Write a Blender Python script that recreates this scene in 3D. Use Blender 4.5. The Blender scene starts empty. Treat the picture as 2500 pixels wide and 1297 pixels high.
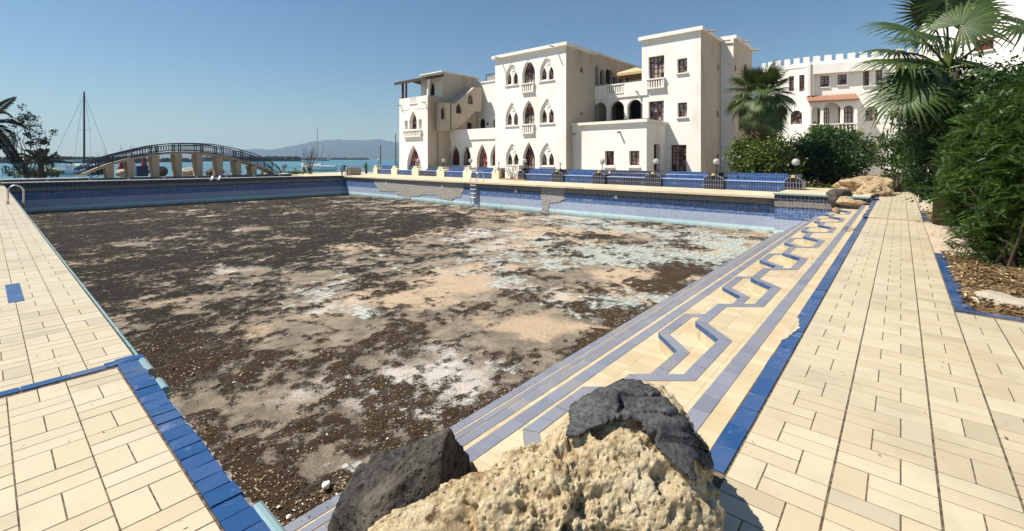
import bpy, bmesh, math, random
import numpy as np
from mathutils import Vector, Matrix
from mathutils.geometry import tessellate_polygon
R = math.radians
C = bpy.context.scene.collection
SC = bpy.context.scene

# ------------------------------------------------------------------ camera
F, CX, HY, H = 1107., 1250., 388., 1.6          # focal length and horizon of the photograph, eye height
A = R(40.62); SA, CA = math.sin(A), math.cos(A)
cam_d = bpy.data.cameras.new('camera'); cam = bpy.data.objects.new('camera', cam_d); C.objects.link(cam)
cam.location = (0, 0, H); cam.rotation_euler = (R(90), 0, -(R(90) - A))
cam_d.sensor_width = 36; cam_d.lens = 36 * F / 2500; cam_d.shift_y = (HY - 648.5) / 2500
cam_d.clip_start = .05; cam_d.clip_end = 20000
SC.camera = cam

# ------------------------------------------------------------------ light
SUN = Vector((-1.05, 1.0, 2.12)).normalized()
EL = math.asin(SUN.z); AZ = math.atan2(SUN.x, SUN.y)
w = bpy.data.worlds.new('World'); SC.world = w; w.use_nodes = True
nt = w.node_tree; bg = nt.nodes['Background']
sky = nt.nodes.new('ShaderNodeTexSky'); sky.sky_type = 'NISHITA'; sky.sun_disc = False
sky.sun_elevation = EL; sky.sun_rotation = AZ
sky.air_density = 1.35; sky.dust_density = .04; sky.ozone_density = 1.0; sky.altitude = 0
hs = nt.nodes.new('ShaderNodeMix'); hs.data_type = 'RGBA'; hs.blend_type = 'MULTIPLY'; hs.inputs[0].default_value = 1; hs.inputs[7].default_value = (.78, .99, 1.19, 1)
nt.links.new(sky.outputs[0], hs.inputs[6]); nt.links.new(hs.outputs[2], bg.inputs[0]); bg.inputs[1].default_value = .052
sun_d = bpy.data.lights.new('sun', 'SUN'); sun = bpy.data.objects.new('sun', sun_d); C.objects.link(sun)
sun_d.energy = 5.0; sun_d.angle = R(.5); sun_d.color = (1, .94, .83)
sun.rotation_euler = SUN.to_track_quat('Z', 'Y').to_euler(); sun.location = (0, 0, 60)
SC.view_settings.view_transform = 'Standard'; SC.view_settings.look = 'None'
SC.view_settings.exposure = .60; SC.view_settings.gamma = 1
SC.cycles.max_bounces = 6; SC.cycles.diffuse_bounces = 3; SC.cycles.transparent_max_bounces = 8
SC.cycles.volume_bounces = 0; SC.cycles.use_denoising = True

# ------------------------------------------------------------------ measuring
def ray(px, py):
    a = (px - CX) / F; b = -(py - HY) / F
    return a * SA + CA, -a * CA + SA, b
def P(px, py, z=0.):                       # point of the photograph on the level z
    r = ray(px, py); t = (z - H) / r[2]; return Vector((r[0] * t, r[1] * t, z))
def D(px, py, d):                          # point at distance d in front of the camera
    r = ray(px, py); return Vector((r[0] * d, r[1] * d, H + r[2] * d))
def LD(lat, dep): return (lat * SA + dep * CA, -lat * CA + dep * SA)
def pix(p):
    d = p[0] * CA + p[1] * SA; x = p[0] * SA - p[1] * CA
    return CX + F * x / d, HY - F * (p[2] - H) / d

# ------------------------------------------------------------------ numpy noise
def _h(ix, iy, iz, seed):
    n = (ix * 374761393 + iy * 668265263 + iz * 1440662683 + seed * 982451653) & 0xffffffff
    n = ((n ^ (n >> 13)) * 1274126177) & 0xffffffff
    n = ((n ^ (n >> 16)) * 2246822519) & 0xffffffff
    return ((n ^ (n >> 15)) & 0xffffff) / float(0xffffff)
def vnoise(p, seed=0):
    p = np.asarray(p, float); i = np.floor(p).astype(np.int64); f = p - i; f = f * f * f * (f * (f * 6 - 15) + 10)
    r = 0
    for dx in (0, 1):
        wx = f[:, 0] if dx else 1 - f[:, 0]
        for dy in (0, 1):
            wy = f[:, 1] if dy else 1 - f[:, 1]
            for dz in (0, 1):
                wz = f[:, 2] if dz else 1 - f[:, 2]
                r = r + wx * wy * wz * _h(i[:, 0] + dx, i[:, 1] + dy, i[:, 2] + dz, seed)
    return r
def fbm(p, o=5, seed=0, g=.5):
    p = np.asarray(p, float); s = 0; a = 1; t = 0
    for k in range(o):
        s = s + a * vnoise(p * 2.03 ** k + 17.3 * k, seed + k); t += a; a *= g
    return s / t
def worley(p, seed=0):
    p = np.asarray(p, float); i = np.floor(p).astype(np.int64); best = np.full(len(p), 9.)
    for dx in (-1, 0, 1):
        for dy in (-1, 0, 1):
            for dz in (-1, 0, 1):
                c = i + (dx, dy, dz)
                q = np.stack([c[:, k] + _h(c[:, 0], c[:, 1], c[:, 2], seed + 11 * k) for k in range(3)], 1)
                best = np.minimum(best, ((p - q) ** 2).sum(1))
    return np.sqrt(best)
def sstep(a, b, x):
    t = np.clip((x - a) / (b - a), 0, 1); return t * t * (3 - 2 * t)

# ------------------------------------------------------------------ mesh building
class MB:
    def __init__(s): s.v = []; s.f = []; s.m = []; s.k = 0
    def face(s, pts, k=None):
        n = len(s.v); s.v += [tuple(p) for p in pts]; s.f.append(tuple(range(n, n + len(pts)))); s.m.append(s.k if k is None else k)
    def add(s, vs, fs, k=None):
        n = len(s.v); s.v += [tuple(p) for p in vs]
        for f in fs: s.f.append(tuple(i + n for i in f)); s.m.append(s.k if k is None else k)
    def box(s, a, b, k=None):
        x0, y0, z0 = a; x1, y1, z1 = b
        s.add([(x0, y0, z0), (x1, y0, z0), (x1, y1, z0), (x0, y1, z0), (x0, y0, z1), (x1, y0, z1), (x1, y1, z1), (x0, y1, z1)],
              [(3, 2, 1, 0), (4, 5, 6, 7), (0, 1, 5, 4), (1, 2, 6, 5), (2, 3, 7, 6), (3, 0, 4, 7)], k)
    def bar(s, a, b, w, h=None, k=None):   # square bar from a to b
        a = Vector(a); b = Vector(b); h = h or w; d = (b - a).normalized()
        up = Vector((0, 0, 1)) if abs(d.z) < .95 else Vector((1, 0, 0))
        x = d.cross(up).normalized(); y = x.cross(d)
        c = [a + x * w / 2 * i + y * h / 2 * j for i, j in ((-1, -1), (1, -1), (1, 1), (-1, 1))]
        c += [q + (b - a) for q in c]
        s.add(c, [(0, 3, 2, 1), (4, 5, 6, 7), (0, 1, 5, 4), (1, 2, 6, 5), (2, 3, 7, 6), (3, 0, 4, 7)], k)
    def tube(s, pts, r, n=8, k=None, cap=True):
        pts = [Vector(p) for p in pts]; rs = r if isinstance(r, (list, tuple)) else [r] * len(pts)
        vs = []; up = None
        for i, p in enumerate(pts):
            d = (pts[min(i + 1, len(pts) - 1)] - pts[max(i - 1, 0)]).normalized()
            if up is None: up = Vector((0, 0, 1)) if abs(d.z) < .9 else Vector((1, 0, 0))
            x = d.cross(up).normalized(); y = x.cross(d).normalized(); up = y
            vs += [p + (x * math.cos(2 * math.pi * j / n) + y * math.sin(2 * math.pi * j / n)) * rs[i] for j in range(n)]
        fs = [(i * n + j, i * n + (j + 1) % n, (i + 1) * n + (j + 1) % n, (i + 1) * n + j) for i in range(len(pts) - 1) for j in range(n)]
        if cap: fs += [tuple(range(n - 1, -1, -1)), tuple((len(pts) - 1) * n + j for j in range(n))]
        s.add(vs, fs, k)
    def lathe(s, o, prof, n=16, k=None):   # prof: (radius, z)
        o = Vector(o); vs = [o + Vector((r * math.cos(2 * math.pi * j / n), r * math.sin(2 * math.pi * j / n), z)) for r, z in prof for j in range(n)]
        s.add(vs, [(i * n + j, i * n + (j + 1) % n, (i + 1) * n + (j + 1) % n, (i + 1) * n + j) for i in range(len(prof) - 1) for j in range(n)], k)
    def ball(s, o, r, k=None, n=20, m=12, sq=1.):
        s.lathe(o, [(max(1e-4, r * math.sin(math.pi * i / m)), -r * sq * math.cos(math.pi * i / m)) for i in range(m + 1)], n, k)
    def prism(s, poly, z0, z1, k=None, bottom=False, kside=None):    # poly in (x, y)
        n = len(poly); ar = sum(poly[i][0] * poly[(i + 1) % n][1] - poly[(i + 1) % n][0] * poly[i][1] for i in range(n))
        if ar < 0: poly = poly[::-1]
        s.face([(x, y, z1) for x, y in poly], k)
        if bottom: s.face([(x, y, z0) for x, y in poly[::-1]], k)
        for i in range(n):
            a, b = poly[i], poly[(i + 1) % n]
            s.face([(a[0], a[1], z0), (b[0], b[1], z0), (b[0], b[1], z1), (a[0], a[1], z1)], k if kside is None else kside)
    def build(s, name, mats, parent=None, smooth=False):
        me = bpy.data.meshes.new(name); me.from_pydata(s.v, [], s.f)
        mats = mats if isinstance(mats, (list, tuple)) else [mats]
        for m in mats: me.materials.append(m)
        if len(mats) > 1: me.polygons.foreach_set('material_index', s.m)
        if smooth: me.polygons.foreach_set('use_smooth', [True] * len(s.f))
        me.update(); return link(name, me, parent)
def link(name, me, parent=None):
    o = bpy.data.objects.new(name, me); C.objects.link(o)
    if parent:
        o.parent = parent
        o.matrix_parent_inverse = Matrix.Translation(-parent.location) if parent.parent is None and parent.type == 'EMPTY' else Matrix()
    return o
def np_mesh(name, V, Fc, mats, parent=None, smooth=False):
    V = np.asarray(V, np.float32); Fc = np.asarray(Fc, np.int32); k = Fc.shape[1]
    me = bpy.data.meshes.new(name); me.vertices.add(len(V)); me.vertices.foreach_set('co', V.ravel())
    me.loops.add(Fc.size); me.loops.foreach_set('vertex_index', Fc.ravel())
    me.polygons.add(len(Fc)); me.polygons.foreach_set('loop_start', np.arange(len(Fc), dtype=np.int32) * k)
    if smooth: me.polygons.foreach_set('use_smooth', np.ones(len(Fc), bool))
    for m in (mats if isinstance(mats, (list, tuple)) else [mats]): me.materials.append(m)
    me.update(calc_edges=True); me.validate(); return link(name, me, parent)
def inst(T, Fc, M3, pos):                  # many copies of a small template inside one mesh
    N = len(pos); V = np.einsum('nij,kj->nki', M3, T) + np.asarray(pos)[:, None, :]
    K = len(T); FF = (np.asarray(Fc)[None] + (np.arange(N) * K)[:, None, None]).reshape(-1, np.asarray(Fc).shape[1])
    return V.reshape(-1, 3), FF
def tag(o, label=None, cat=None, group=None, kind=None):
    if label: o['label'] = label
    if cat: o['category'] = cat
    if group: o['group'] = group
    if kind: o['kind'] = kind
    return o
def thing(name, label, cat, loc=(0, 0, 0), group=None):
    o = bpy.data.objects.new(name, None); C.objects.link(o); o.location = loc; o.empty_display_size = .3
    return tag(o, label, cat, group)
def part_label(o, t): o['label'] = t; return o
def copy_tree(o, parent=None):
    c = o.copy(); C.objects.link(c)
    if parent: c.parent = parent
    for ch in list(o.children): copy_tree(ch, c)
    return c

# ------------------------------------------------------------------ materials
class S:
    def __init__(s, g, o): s.g = g; s.o = o
    def __add__(s, b): return s.g.m('ADD', s, b)
    __radd__ = __add__
    def __sub__(s, b): return s.g.m('SUBTRACT', s, b)
    def __rsub__(s, b): return s.g.m('SUBTRACT', b, s)
    def __mul__(s, b): return s.g.m('MULTIPLY', s, b)
    __rmul__ = __mul__
    def __truediv__(s, b): return s.g.m('DIVIDE', s, b)
    def __gt__(s, b): return s.g.m('GREATER_THAN', s, b)
    def __lt__(s, b): return s.g.m('LESS_THAN', s, b)
class G:
    def __init__(s, name, rough=.6, spec=.4):
        s.mat = bpy.data.materials.new(name); s.mat.use_nodes = True; s.t = s.mat.node_tree
        s.b = s.t.nodes['Principled BSDF']; s.set('Roughness', rough); s.set('Specular IOR Level', spec)
        s.tc = s.t.nodes.new('ShaderNodeTexCoord'); s.P = S(s, s.tc.outputs['Object'])
    def put(s, sock, v):
        if isinstance(v, S): s.t.links.new(v.o, sock)
        elif isinstance(v, (tuple, list)) and len(v) == 3 and sock.type == 'RGBA': sock.default_value = (*v, 1)
        else: sock.default_value = v
    def set(s, k, v): s.put(s.b.inputs[k], v); return s
    def m(s, op, *a, clamp=False):
        n = s.t.nodes.new('ShaderNodeMath'); n.operation = op; n.use_clamp = clamp
        for i, v in enumerate(a): s.put(n.inputs[i], v)
        return S(s, n.outputs[0])
    def xyz(s, v=None):
        n = s.t.nodes.new('ShaderNodeSeparateXYZ'); s.put(n.inputs[0], v or s.P); return [S(s, o) for o in n.outputs]
    def vec(s, x, y, z):
        n = s.t.nodes.new('ShaderNodeCombineXYZ')
        for i, v in enumerate((x, y, z)): s.put(n.inputs[i], v)
        return S(s, n.outputs[0])
    def noise(s, scale, detail=4, rough=.55, v=None, dist=0, st=None):
        n = s.t.nodes.new('ShaderNodeTexNoise'); v = v or s.P
        if st:
            x, y, z = s.xyz(v); v = s.vec(x * st[0], y * st[1], z * st[2])
        s.put(n.inputs['Vector'], v); n.inputs['Scale'].default_value = scale; n.inputs['Detail'].default_value = detail
        n.inputs['Roughness'].default_value = rough; n.inputs['Distortion'].default_value = dist
        return S(s, n.outputs[0])
    def voro(s, scale, v=None, feat='F1'):
        n = s.t.nodes.new('ShaderNodeTexVoronoi'); n.feature = feat; s.put(n.inputs['Vector'], v or s.P); n.inputs['Scale'].default_value = scale
        return S(s, n.outputs[0])
    def ss(s, a, b, x):
        n = s.t.nodes.new('ShaderNodeMapRange'); n.interpolation_type = 'SMOOTHSTEP'
        s.put(n.inputs[0], x); n.inputs[1].default_value = a; n.inputs[2].default_value = b; return S(s, n.outputs[0])
    def mix(s, f, a, b):
        n = s.t.nodes.new('ShaderNodeMix'); n.data_type = 'RGBA'; s.put(n.inputs[0], f); s.put(n.inputs[6], a); s.put(n.inputs[7], b); return S(s, n.outputs[2])
    def hsv(s, c, h=.5, sat=1., v=1.):
        n = s.t.nodes.new('ShaderNodeHueSaturation'); s.put(n.inputs['Color'], c); s.put(n.inputs['Hue'], h); s.put(n.inputs['Saturation'], sat); s.put(n.inputs['Value'], v); return S(s, n.outputs[0])
    def rnd(s):
        n = s.t.nodes.new('ShaderNodeNewGeometry'); return S(s, n.outputs['Random Per Island'])
    def attr(s, name):
        n = s.t.nodes.new('ShaderNodeAttribute'); n.attribute_name = name; return S(s, n.outputs['Fac'])
    def bump(s, h, dist=.01, strength=1.):
        n = s.t.nodes.new('ShaderNodeBump'); s.put(n.inputs['Height'], h); n.inputs['Distance'].default_value = dist; n.inputs['Strength'].default_value = strength
        s.t.links.new(n.outputs[0], s.b.inputs['Normal'])
    def line(s, x, p, w):                  # 1 on joints of spacing p and half-width w
        q = s.m('ABSOLUTE', s.m('FRACT', x / p + .5) - .5) * p
        return q < w
    def col(s, c): return s.set('Base Color', c)
def plain(name, c, rough=.6, spec=.4, var=.12, scale=3., metal=0):
    g = G(name, rough, spec); n = g.noise(scale, 6, .6)
    g.col(g.hsv(c, v=1 - var + n * 2 * var)); g.set('Metallic', metal); g.bump(g.noise(scale * 12, 4), .003, .5); return g.mat

def m_tile(name, base, dirt, var=.10, scratch=0., rough=.38):
    g = G(name, rough, .45); r = g.rnd(); n = g.noise(1.3, 6, .6); f = g.noise(9, 6, .65); sp = g.noise(60, 2, .5)
    c = g.hsv(base, h=.5 + (r - .5) * .005, sat=1.05 - r * .16, v=1.0 - var + r * 2 * var)
    big = g.noise(.45, 7, .68, dist=.6); c = g.mix(g.ss(.50, .72, n) * .55, c, dirt); c = g.mix(g.ss(.52, .70, big) * .45, c, dirt); c = g.mix(g.ss(.58, .78, f) * .4, c, dirt)
    c = g.mix(g.ss(.72, .76, sp) * .5, c, (.10, .07, .05))
    odd = g.m('GREATER_THAN', g.m('FRACT', r * 37.7), .97)
    c = g.mix(odd * .5, c, dirt)
    if scratch:
        q = g.noise(3, 8, .7, dist=2.5); c = g.mix(g.ss(.56, .72, q) * scratch, c, (.42, .45, .55))
    g.col(c); g.set('Roughness', g.ss(.2, .9, f) * .3 + rough - .1); g.bump(f, .002, .35); return g.mat
CREAM_TILE = m_tile('cream_tile', (.51, .428, .283), (.35, .29, .205), .055)
BLUE_TILE = m_tile('blue_tile', (.020, .068, .185), (.11, .135, .19), .12, .35, .25)
PERI_TILE = m_tile('faded_blue_tile', (.19, .20, .245), (.25, .235, .215), .10, .15, .4)
EDGE_TILE = m_tile('cyan_tile', (.18, .29, .30), (.27, .29, .26), .1)
def m_grout():
    g = G('grout', .9, .1); n = g.noise(25, 5, .7); g.col(g.mix(g.ss(.35, .65, n), (.06, .042, .03), (.20, .15, .10))); g.bump(n, .01); return g.mat
GROUT = m_grout()
def m_tread():
    g = G('cream_tread', .45, .4); x, y, z = g.xyz(); n = g.noise(1.6, 6, .6); f = g.noise(14, 5)
    cell = g.m('FLOOR', x / .1225) * 12.9898 + g.m('FLOOR', y / .25) * 78.233 + g.m('FLOOR', z / .1) * 3.1
    r = g.m('FRACT', g.m('SINE', cell) * 43758.5)
    c = g.hsv((.52, .43, .275), v=.90 + r * .2, sat=1.06 - r * .12)
    c = g.mix(g.ss(.46, .72, n) * .65, c, (.47, .33, .19)); c = g.mix(g.ss(.7, .8, g.noise(45, 3)) * .5, c, (.22, .15, .09))
    j = g.m('MAXIMUM', g.line(x, .1225, .0016), g.line(y - .02, .25, .0018))
    c = g.mix(j * g.ss(.2, .5, f) * .85, c, (.28, .19, .12)); g.col(c); g.bump(f - j, .002, .5); return g.mat
TREAD = m_tread()
def m_poolwall(name, floor_side=0.):
    g = G(name, .3, .45); x, y, z = g.xyz(); s_ = x + y; B = .248
    par = g.m('MODULO', g.m('FLOOR', s_ / B) + g.m('FLOOR', (z + 10) / B), 2.)
    js = g.line(s_, B / 2, .005); jz = g.line(z + 10, B / 2, .005); js0 = g.line(s_, B, .005); jz0 = g.line(z + 10, B, .005)
    bask = g.m('MAXIMUM', g.m('MAXIMUM', js0, jz0), par * js + (1 - par) * jz, clamp=True)
    low = z < -.93
    joint = g.m('MAXIMUM', g.m('MAXIMUM', js0, jz0) * low * .35, bask * (1 - low))
    cell = g.m('FLOOR', s_ / B * 2) * 12.9898 + g.m('FLOOR', (z + 10) / B * 2) * 78.233; r = g.m('FRACT', g.m('SINE', cell) * 43758.5)
    blue = g.mix(r, (.038, .095, .25), (.085, .15, .31)); pale = g.mix(r, (.30, .355, .475), (.355, .40, .50)); cy = g.mix(r, (.45, .64, .68), (.54, .70, .72))
    blk = g.mix(r, (.006, .009, .022), (.018, .024, .05))
    c = g.mix(z < -.465, blk, blue); c = g.mix(low, c, pale); c = g.mix(z < -1.395, c, cy)
    c = g.mix(joint * .55, c, (.48, .50, .54))
    n = g.noise(1.2, 8, .7, st=(1, 1, 4)); f = g.noise(22, 6, .7)
    band = g.ss(-.14, -.19, z + n * .10 - .05) * g.ss(-.43, -.37, z + n * .12 - .06)
    c = g.mix(band * g.ss(.36, .56, f) * .92, c, (.27, .25, .21))
    chalk = g.ss(.5, .62, g.noise(5, 8, .7)) * g.ss(-.45, -.6, z) * g.ss(-1.0, -.8, z)
    c = g.mix(chalk * .42, c, (.34, .355, .38)); c = g.mix(g.ss(.62, .75, n) * low * .5, c, (.37, .35, .31))
    c = g.mix(g.ss(.73, .78, g.noise(7, 3)) * .8, c, (.7, .7, .68))
    dirt = g.ss(-1.45, -1.72, z + g.noise(4, 6) * .2 - .1); c = g.mix(dirt * .7, c, (.10, .075, .05))
    g.col(c); g.bump(f - joint, .003, .5); g.set('Roughness', .3 + band * .4); return g.mat
POOL_WALL = m_poolwall('pool_wall_tile')
def m_floor():
    g = G('pool_floor_dirt', .92, .15); x, y, z = g.xyz(); mud = g.attr('mud'); til = g.attr('tile'); salt = g.attr('salt'); crm = g.attr('cream')
    e = g.noise(7, 10, .72); e2 = g.noise(30, 8, .7); e3 = g.noise(2.2, 8, .7)
    c = g.mix(g.ss(.35, .65, e3), (.17, .14, .105), (.33, .27, .20))
    c = g.mix(g.ss(.42, .62, crm + (e - .5) * .6 + (g.noise(2.6, 9, .78) - .5) * .5), c, g.mix(e3, (.44, .315, .205), (.54, .42, .295)))
    B = .25; par = g.m('MODULO', g.m('FLOOR', x / B) + g.m('FLOOR', y / B), 2.)
    j = g.m('MAXIMUM', g.m('MAXIMUM', g.line(x, B, .008), g.line(y, B, .008)), par * g.line(x, B / 2, .008) + (1 - par) * g.line(y, B / 2, .008), clamp=True)
    cell = g.m('FLOOR', x / B * 2) * 12.9898 + g.m('FLOOR', y / B * 2) * 78.233; r = g.m('FRACT', g.m('SINE', cell) * 43758.5)
    tc = g.mix(r, (.36, .43, .40), (.56, .57, .51)); tc = g.mix(g.ss(.5, .7, e3) * .6, tc, (.36, .31, .24)); tc = g.mix(j * .85, tc, (.12, .10, .08))
    tm = g.ss(.47, .53, til + (e - .5) * .18 + (r - .5) * .25)
    c = g.mix(tm, c, tc)
    c = g.mix(g.ss(.5, .75, salt + (e - .5) * .6) * .75, c, (.66, .61, .55))
    c = g.mix(g.ss(.55, .75, e2) * .35, c, (.09, .07, .05))
    e4 = g.noise(3.2, 10, .78); t = (mud - .5) * .72 + .5 + (e4 - .5) * .55 + (e - .5) * .75 + (e2 - .5) * .60 + (g.noise(90, 4, .6) - .5) * .25
    mm = g.ss(.45, .585, t); hf = g.ss(.30, .50, t)
    st = g.noise(1.1, 9, .75, dist=1.5)
    c = g.mix(hf * .74, c, g.mix(st, (.070, .060, .047), (.235, .20, .155))); scr = g.noise(1.3, 9, .8, st=(.4, 1.7, 1)); c = g.mix(g.ss(.585, .64, scr) * .6, c, (.47, .42, .35)); sp = g.noise(55, 6, .7); c = g.mix(g.ss(.50, .64, sp + (e - .5) * .3) * .55, c, (.05, .038, .027)); c = g.mix(g.ss(.60, .72, g.noise(75, 4, .7) + (e - .5) * .3) * .5, c, (.56, .49, .40))
    far_ = g.ss(5, 13, y); mc = g.mix(e2, (.008, .006, .005), g.mix(far_, (.135, .085, .046), (.056, .046, .036)))
    mc = g.mix(g.ss(.52, .72, st) * .7 * (1 - far_ * .5), mc, (.15, .075, .03)); mc = g.mix(g.ss(.555, .61, g.noise(1.7, 10, .80, st=(1, 1.25, 1))) * .75, mc, (.225, .195, .155)); mc = g.mix(g.ss(.60, .68, g.noise(5, 8, .75)) * .6, mc, (.32, .27, .21))
    c = g.mix(mm, c, mc); g.col(c); g.bump(mm * (.3 + e2) * 1.4 + e * .5 + e2 * .9 - j * tm * .5, .035, 1.); return g.mat
FLOOR = m_floor()
def m_plaster(name, base, stain, amt=.5):
    g = G(name, .85, .15); n = g.noise(.55, 8, .65, st=(1, 1, .45)); d = g.noise(1.8, 8, .7, st=(1.5, 1.5, .22)); f = g.noise(6, 8, .7)
    c = g.mix(g.ss(.48, .80, n) * amt, base, stain); c = g.mix(g.ss(.55, .85, d) * amt * .8, c, stain)
    c = g.mix(g.ss(.68, .78, f) * amt * .5, c, (.36, .31, .24)); g.col(c); g.bump(f, .01, .4); return g.mat
PLASTER = m_plaster('white_plaster', (.84, .815, .755), (.62, .52, .38), .62)
PLASTER_STAIN_SHADE = m_plaster('stained_shaded_plaster', (.52, .445, .345), (.31, .23, .14), .9)  # brown stain streaks, plus a darker base that paints in the side walls' shade
TRIM = m_plaster('white_trim', (.80, .765, .70), (.54, .44, .33), .6)
CREAM_PAINT = m_plaster('cream_paint', (.80, .70, .47), (.6, .5, .36), .35)
CONCRETE = plain('concrete', (.38, .33, .26), .9, .1, .25, 2.)
PIER = m_plaster('old_concrete', (.44, .365, .265), (.27, .20, .13), .8)
def m_rough():
    g = G('broken_render', .95, .1); v = g.voro(9); f = g.noise(16, 8, .75); s2 = g.voro(28)
    c = g.mix(g.ss(.25, .7, f), (.20, .185, .165), (.46, .43, .39)); c = g.mix(g.ss(.16, .1, v) * .8, c, (.62, .58, .52)); c = g.mix(g.ss(.2, .1, s2) * .5, c, (.10, .09, .08))
    g.col(c); g.bump(f + v, .04, 1.); return g.mat
RENDER = m_rough()
WOOD = plain('red_brown_wood', (.12, .028, .017), .5, .4, .35, 4.)
WOODRED = plain('red_painted_wood', (.26, .03, .018), .5, .4, .35, 3.)
def m_glass():
    g = G('window_pane', .08, .6); n = g.noise(1.5, 2, .5); x, y, z = g.xyz()
    g.col(g.mix(g.ss(.42, .55, n), (.015, .014, .013), (.36, .33, .28))); g.set('Roughness', .12); return g.mat
GLASS = m_glass()
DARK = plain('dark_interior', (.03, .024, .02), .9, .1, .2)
STEEL = plain('steel', (.55, .54, .52), .32, .5, .1, 5., 1.)
RAIL = plain('blue_painted_iron', (.012, .022, .055), .45, .4, .2)
BLACK = plain('black_plastic', (.012, .012, .014), .45, .4, .2)
WHITE = plain('white_paint', (.78, .78, .76), .4, .5, .06)
THATCH = plain('thatch', (.095, .068, .042), .95, .05, .4, 9.)
CANVAS = plain('tan_canvas', (.55, .40, .23), .8, .2, .15, 3.)
TERRA = plain('terracotta', (.34, .175, .115), .8, .2, .25, 4.)
GREYWOOD = plain('grey_slats', (.36, .32, .28), .85, .1, .2)
YELLOW = plain('ornament_tile', (.62, .46, .16), .4, .4, .2, 20)
def m_globe():
    g = G('globe_glass', .12, .6); n = g.noise(8, 3); g.col(g.mix(n, (.48, .47, .44), (.72, .71, .68))); g.set('Transmission Weight', .45); g.set('IOR', 1.3); return g.mat
GLOBE = m_globe()
def m_navy(name, a, b, j):
    g = G(name, .22, .5); x, y, z = g.xyz(); jt = g.m('MAXIMUM', g.line(y, .122, .0055), g.line(z + 10.06, .245, .0055))
    cell = g.m('FLOOR', y / .122) * 12.9898 + g.m('FLOOR', (z + 10.06) / .245) * 78.233; r = g.m('FRACT', g.m('SINE', cell) * 43758.5)
    c = g.mix(r, a, b); n = g.noise(3, 6); c = g.mix(jt, c, j); c = g.mix(g.ss(.6, .75, n) * .3, c, (.4, .4, .42)); g.col(c); g.bump(-1 * jt + 1, .003, .6); return g.mat
BENCH_BLUE = m_navy('bench_blue_tile', (.014, .046, .135), (.027, .066, .17), (.17, .20, .29))
BENCH_DARK = m_navy('bench_navy_tile', (.006, .009, .028), (.014, .018, .05), (.34, .33, .36))
PED_DARK = m_navy('pedestal_navy_tile', (.004, .006, .018), (.010, .013, .035), (.40, .39, .40))
SEAT_EDGE = plain('pale_blue_edge', (.34, .40, .60), .4, .4, .1)
def m_limestone(name='limestone', lo=(.43, .295, .15), hi=(.92, .765, .49), top=(.91, .79, .57)):
    g = G(name, .95, .12); n = g.noise(3.2, 8, .65); f = g.noise(22, 10, .72); v = g.voro(26); ff = g.noise(75, 6, .7)
    c = g.mix(g.ss(.30, .66, f), lo, hi); c = g.mix(g.ss(.50, .70, n) * .6, c, top); c = g.mix(g.ss(.45, .33, n) * .75, c, (.40, .21, .08)); hol = g.noise(11, 7, .7); c = g.mix(g.ss(.40, .30, hol) * .8, c, (.16, .10, .05))
    c = g.mix(g.ss(.17, .07, v + (ff - .5) * .25) * .85, c, (.13, .085, .045)); c = g.mix(g.ss(.60, .74, ff) * .45, c, (.22, .145, .08)); g.col(c); g.bump(f * .8 + ff * .6 + g.ss(0, .3, v) * .6 + g.ss(.28, .42, hol) * .8, .04, 1.); return g.mat
LIME = m_limestone(); TANSTONE = m_limestone('tan_stone', (.25, .165, .085), (.60, .455, .275), (.58, .47, .32))
def m_lava():
    g = G('black_lava', .85, .3); n = g.noise(4, 8, .65); f = g.noise(28, 9, .7); v = g.voro(38)
    c = g.mix(g.ss(.3, .75, f), (.012, .011, .010), (.10, .088, .074)); c = g.mix(g.ss(.46, .66, n) * .75, c, (.19, .155, .12)); c = g.mix(g.ss(.74, .8, g.noise(7, 3)) * .5, c, (.32, .28, .22)); g.col(c)
    g.bump(f + g.ss(0, .35, v) * .6, .025, 1.); return g.mat
LAVA = m_lava()
def m_cloth():
    g = G('black_cloth', .95, .1); f = g.noise(50, 8, .75); n = g.noise(5, 5); g.col(g.mix(g.ss(.3, .75, f * .65 + n * .35), (.010, .010, .011), (.17, .168, .172)))
    g.bump(f, .008, 1.); return g.mat
CLOTH = m_cloth()
def m_leaf(name, a, b, tr=.25, rough=.45):
    g = G(name, rough, .4); r = g.rnd(); n = g.noise(1.2, 3)
    g.col(g.mix(r * .7 + n * .5 - .1, a, b))
    o = g.t.nodes['Material Output']; t = g.t.nodes.new('ShaderNodeBsdfTranslucent'); mx = g.t.nodes.new('ShaderNodeMixShader'); mx.inputs[0].default_value = tr
    g.put(t.inputs[0], g.mix(r, a, (b[0] * 1.3, b[1] * 1.3, b[2] * .8)))
    g.t.links.new(g.b.outputs[0], mx.inputs[1]); g.t.links.new(t.outputs[0], mx.inputs[2]); g.t.links.new(mx.outputs[0], o.inputs[0]); return g.mat
LEAF_DARK = m_leaf('dark_leaf', (.012, .036, .006), (.045, .10, .017))
LEAF_MID = m_leaf('mid_leaf', (.014, .040, .006), (.082, .145, .020))
LEAF_LIGHT = m_leaf('light_leaf', (.045, .085, .014), (.14, .19, .035))
LEAF_PALM = m_leaf('palm_leaf', (.020, .046, .008), (.078, .115, .022), .12, .5)
LEAF_DATE = m_leaf('date_palm_leaf', (.012, .022, .010), (.040, .055, .022), .15)
LEAF_DRY = m_leaf('dry_leaf', (.14, .09, .04), (.34, .25, .13), .15, .8)
BARK = plain('bark', (.085, .062, .042), .95, .1, .4, 7)
TWIG = plain('grey_twig', (.12, .095, .075), .9, .1, .3, 7)
def m_chip():
    g = G('mud_chips', .9, .15); r = g.rnd(); r2 = g.m('FRACT', r * 53.7)
    c = g.mix(r, (.030, .017, .009), (.19, .115, .06)); c = g.mix((r2 > .74), c, (.34, .26, .18)); c = g.mix((r2 > .96), c, (.60, .58, .52)); g.col(c); return g.mat
CHIPS = m_chip()
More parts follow.
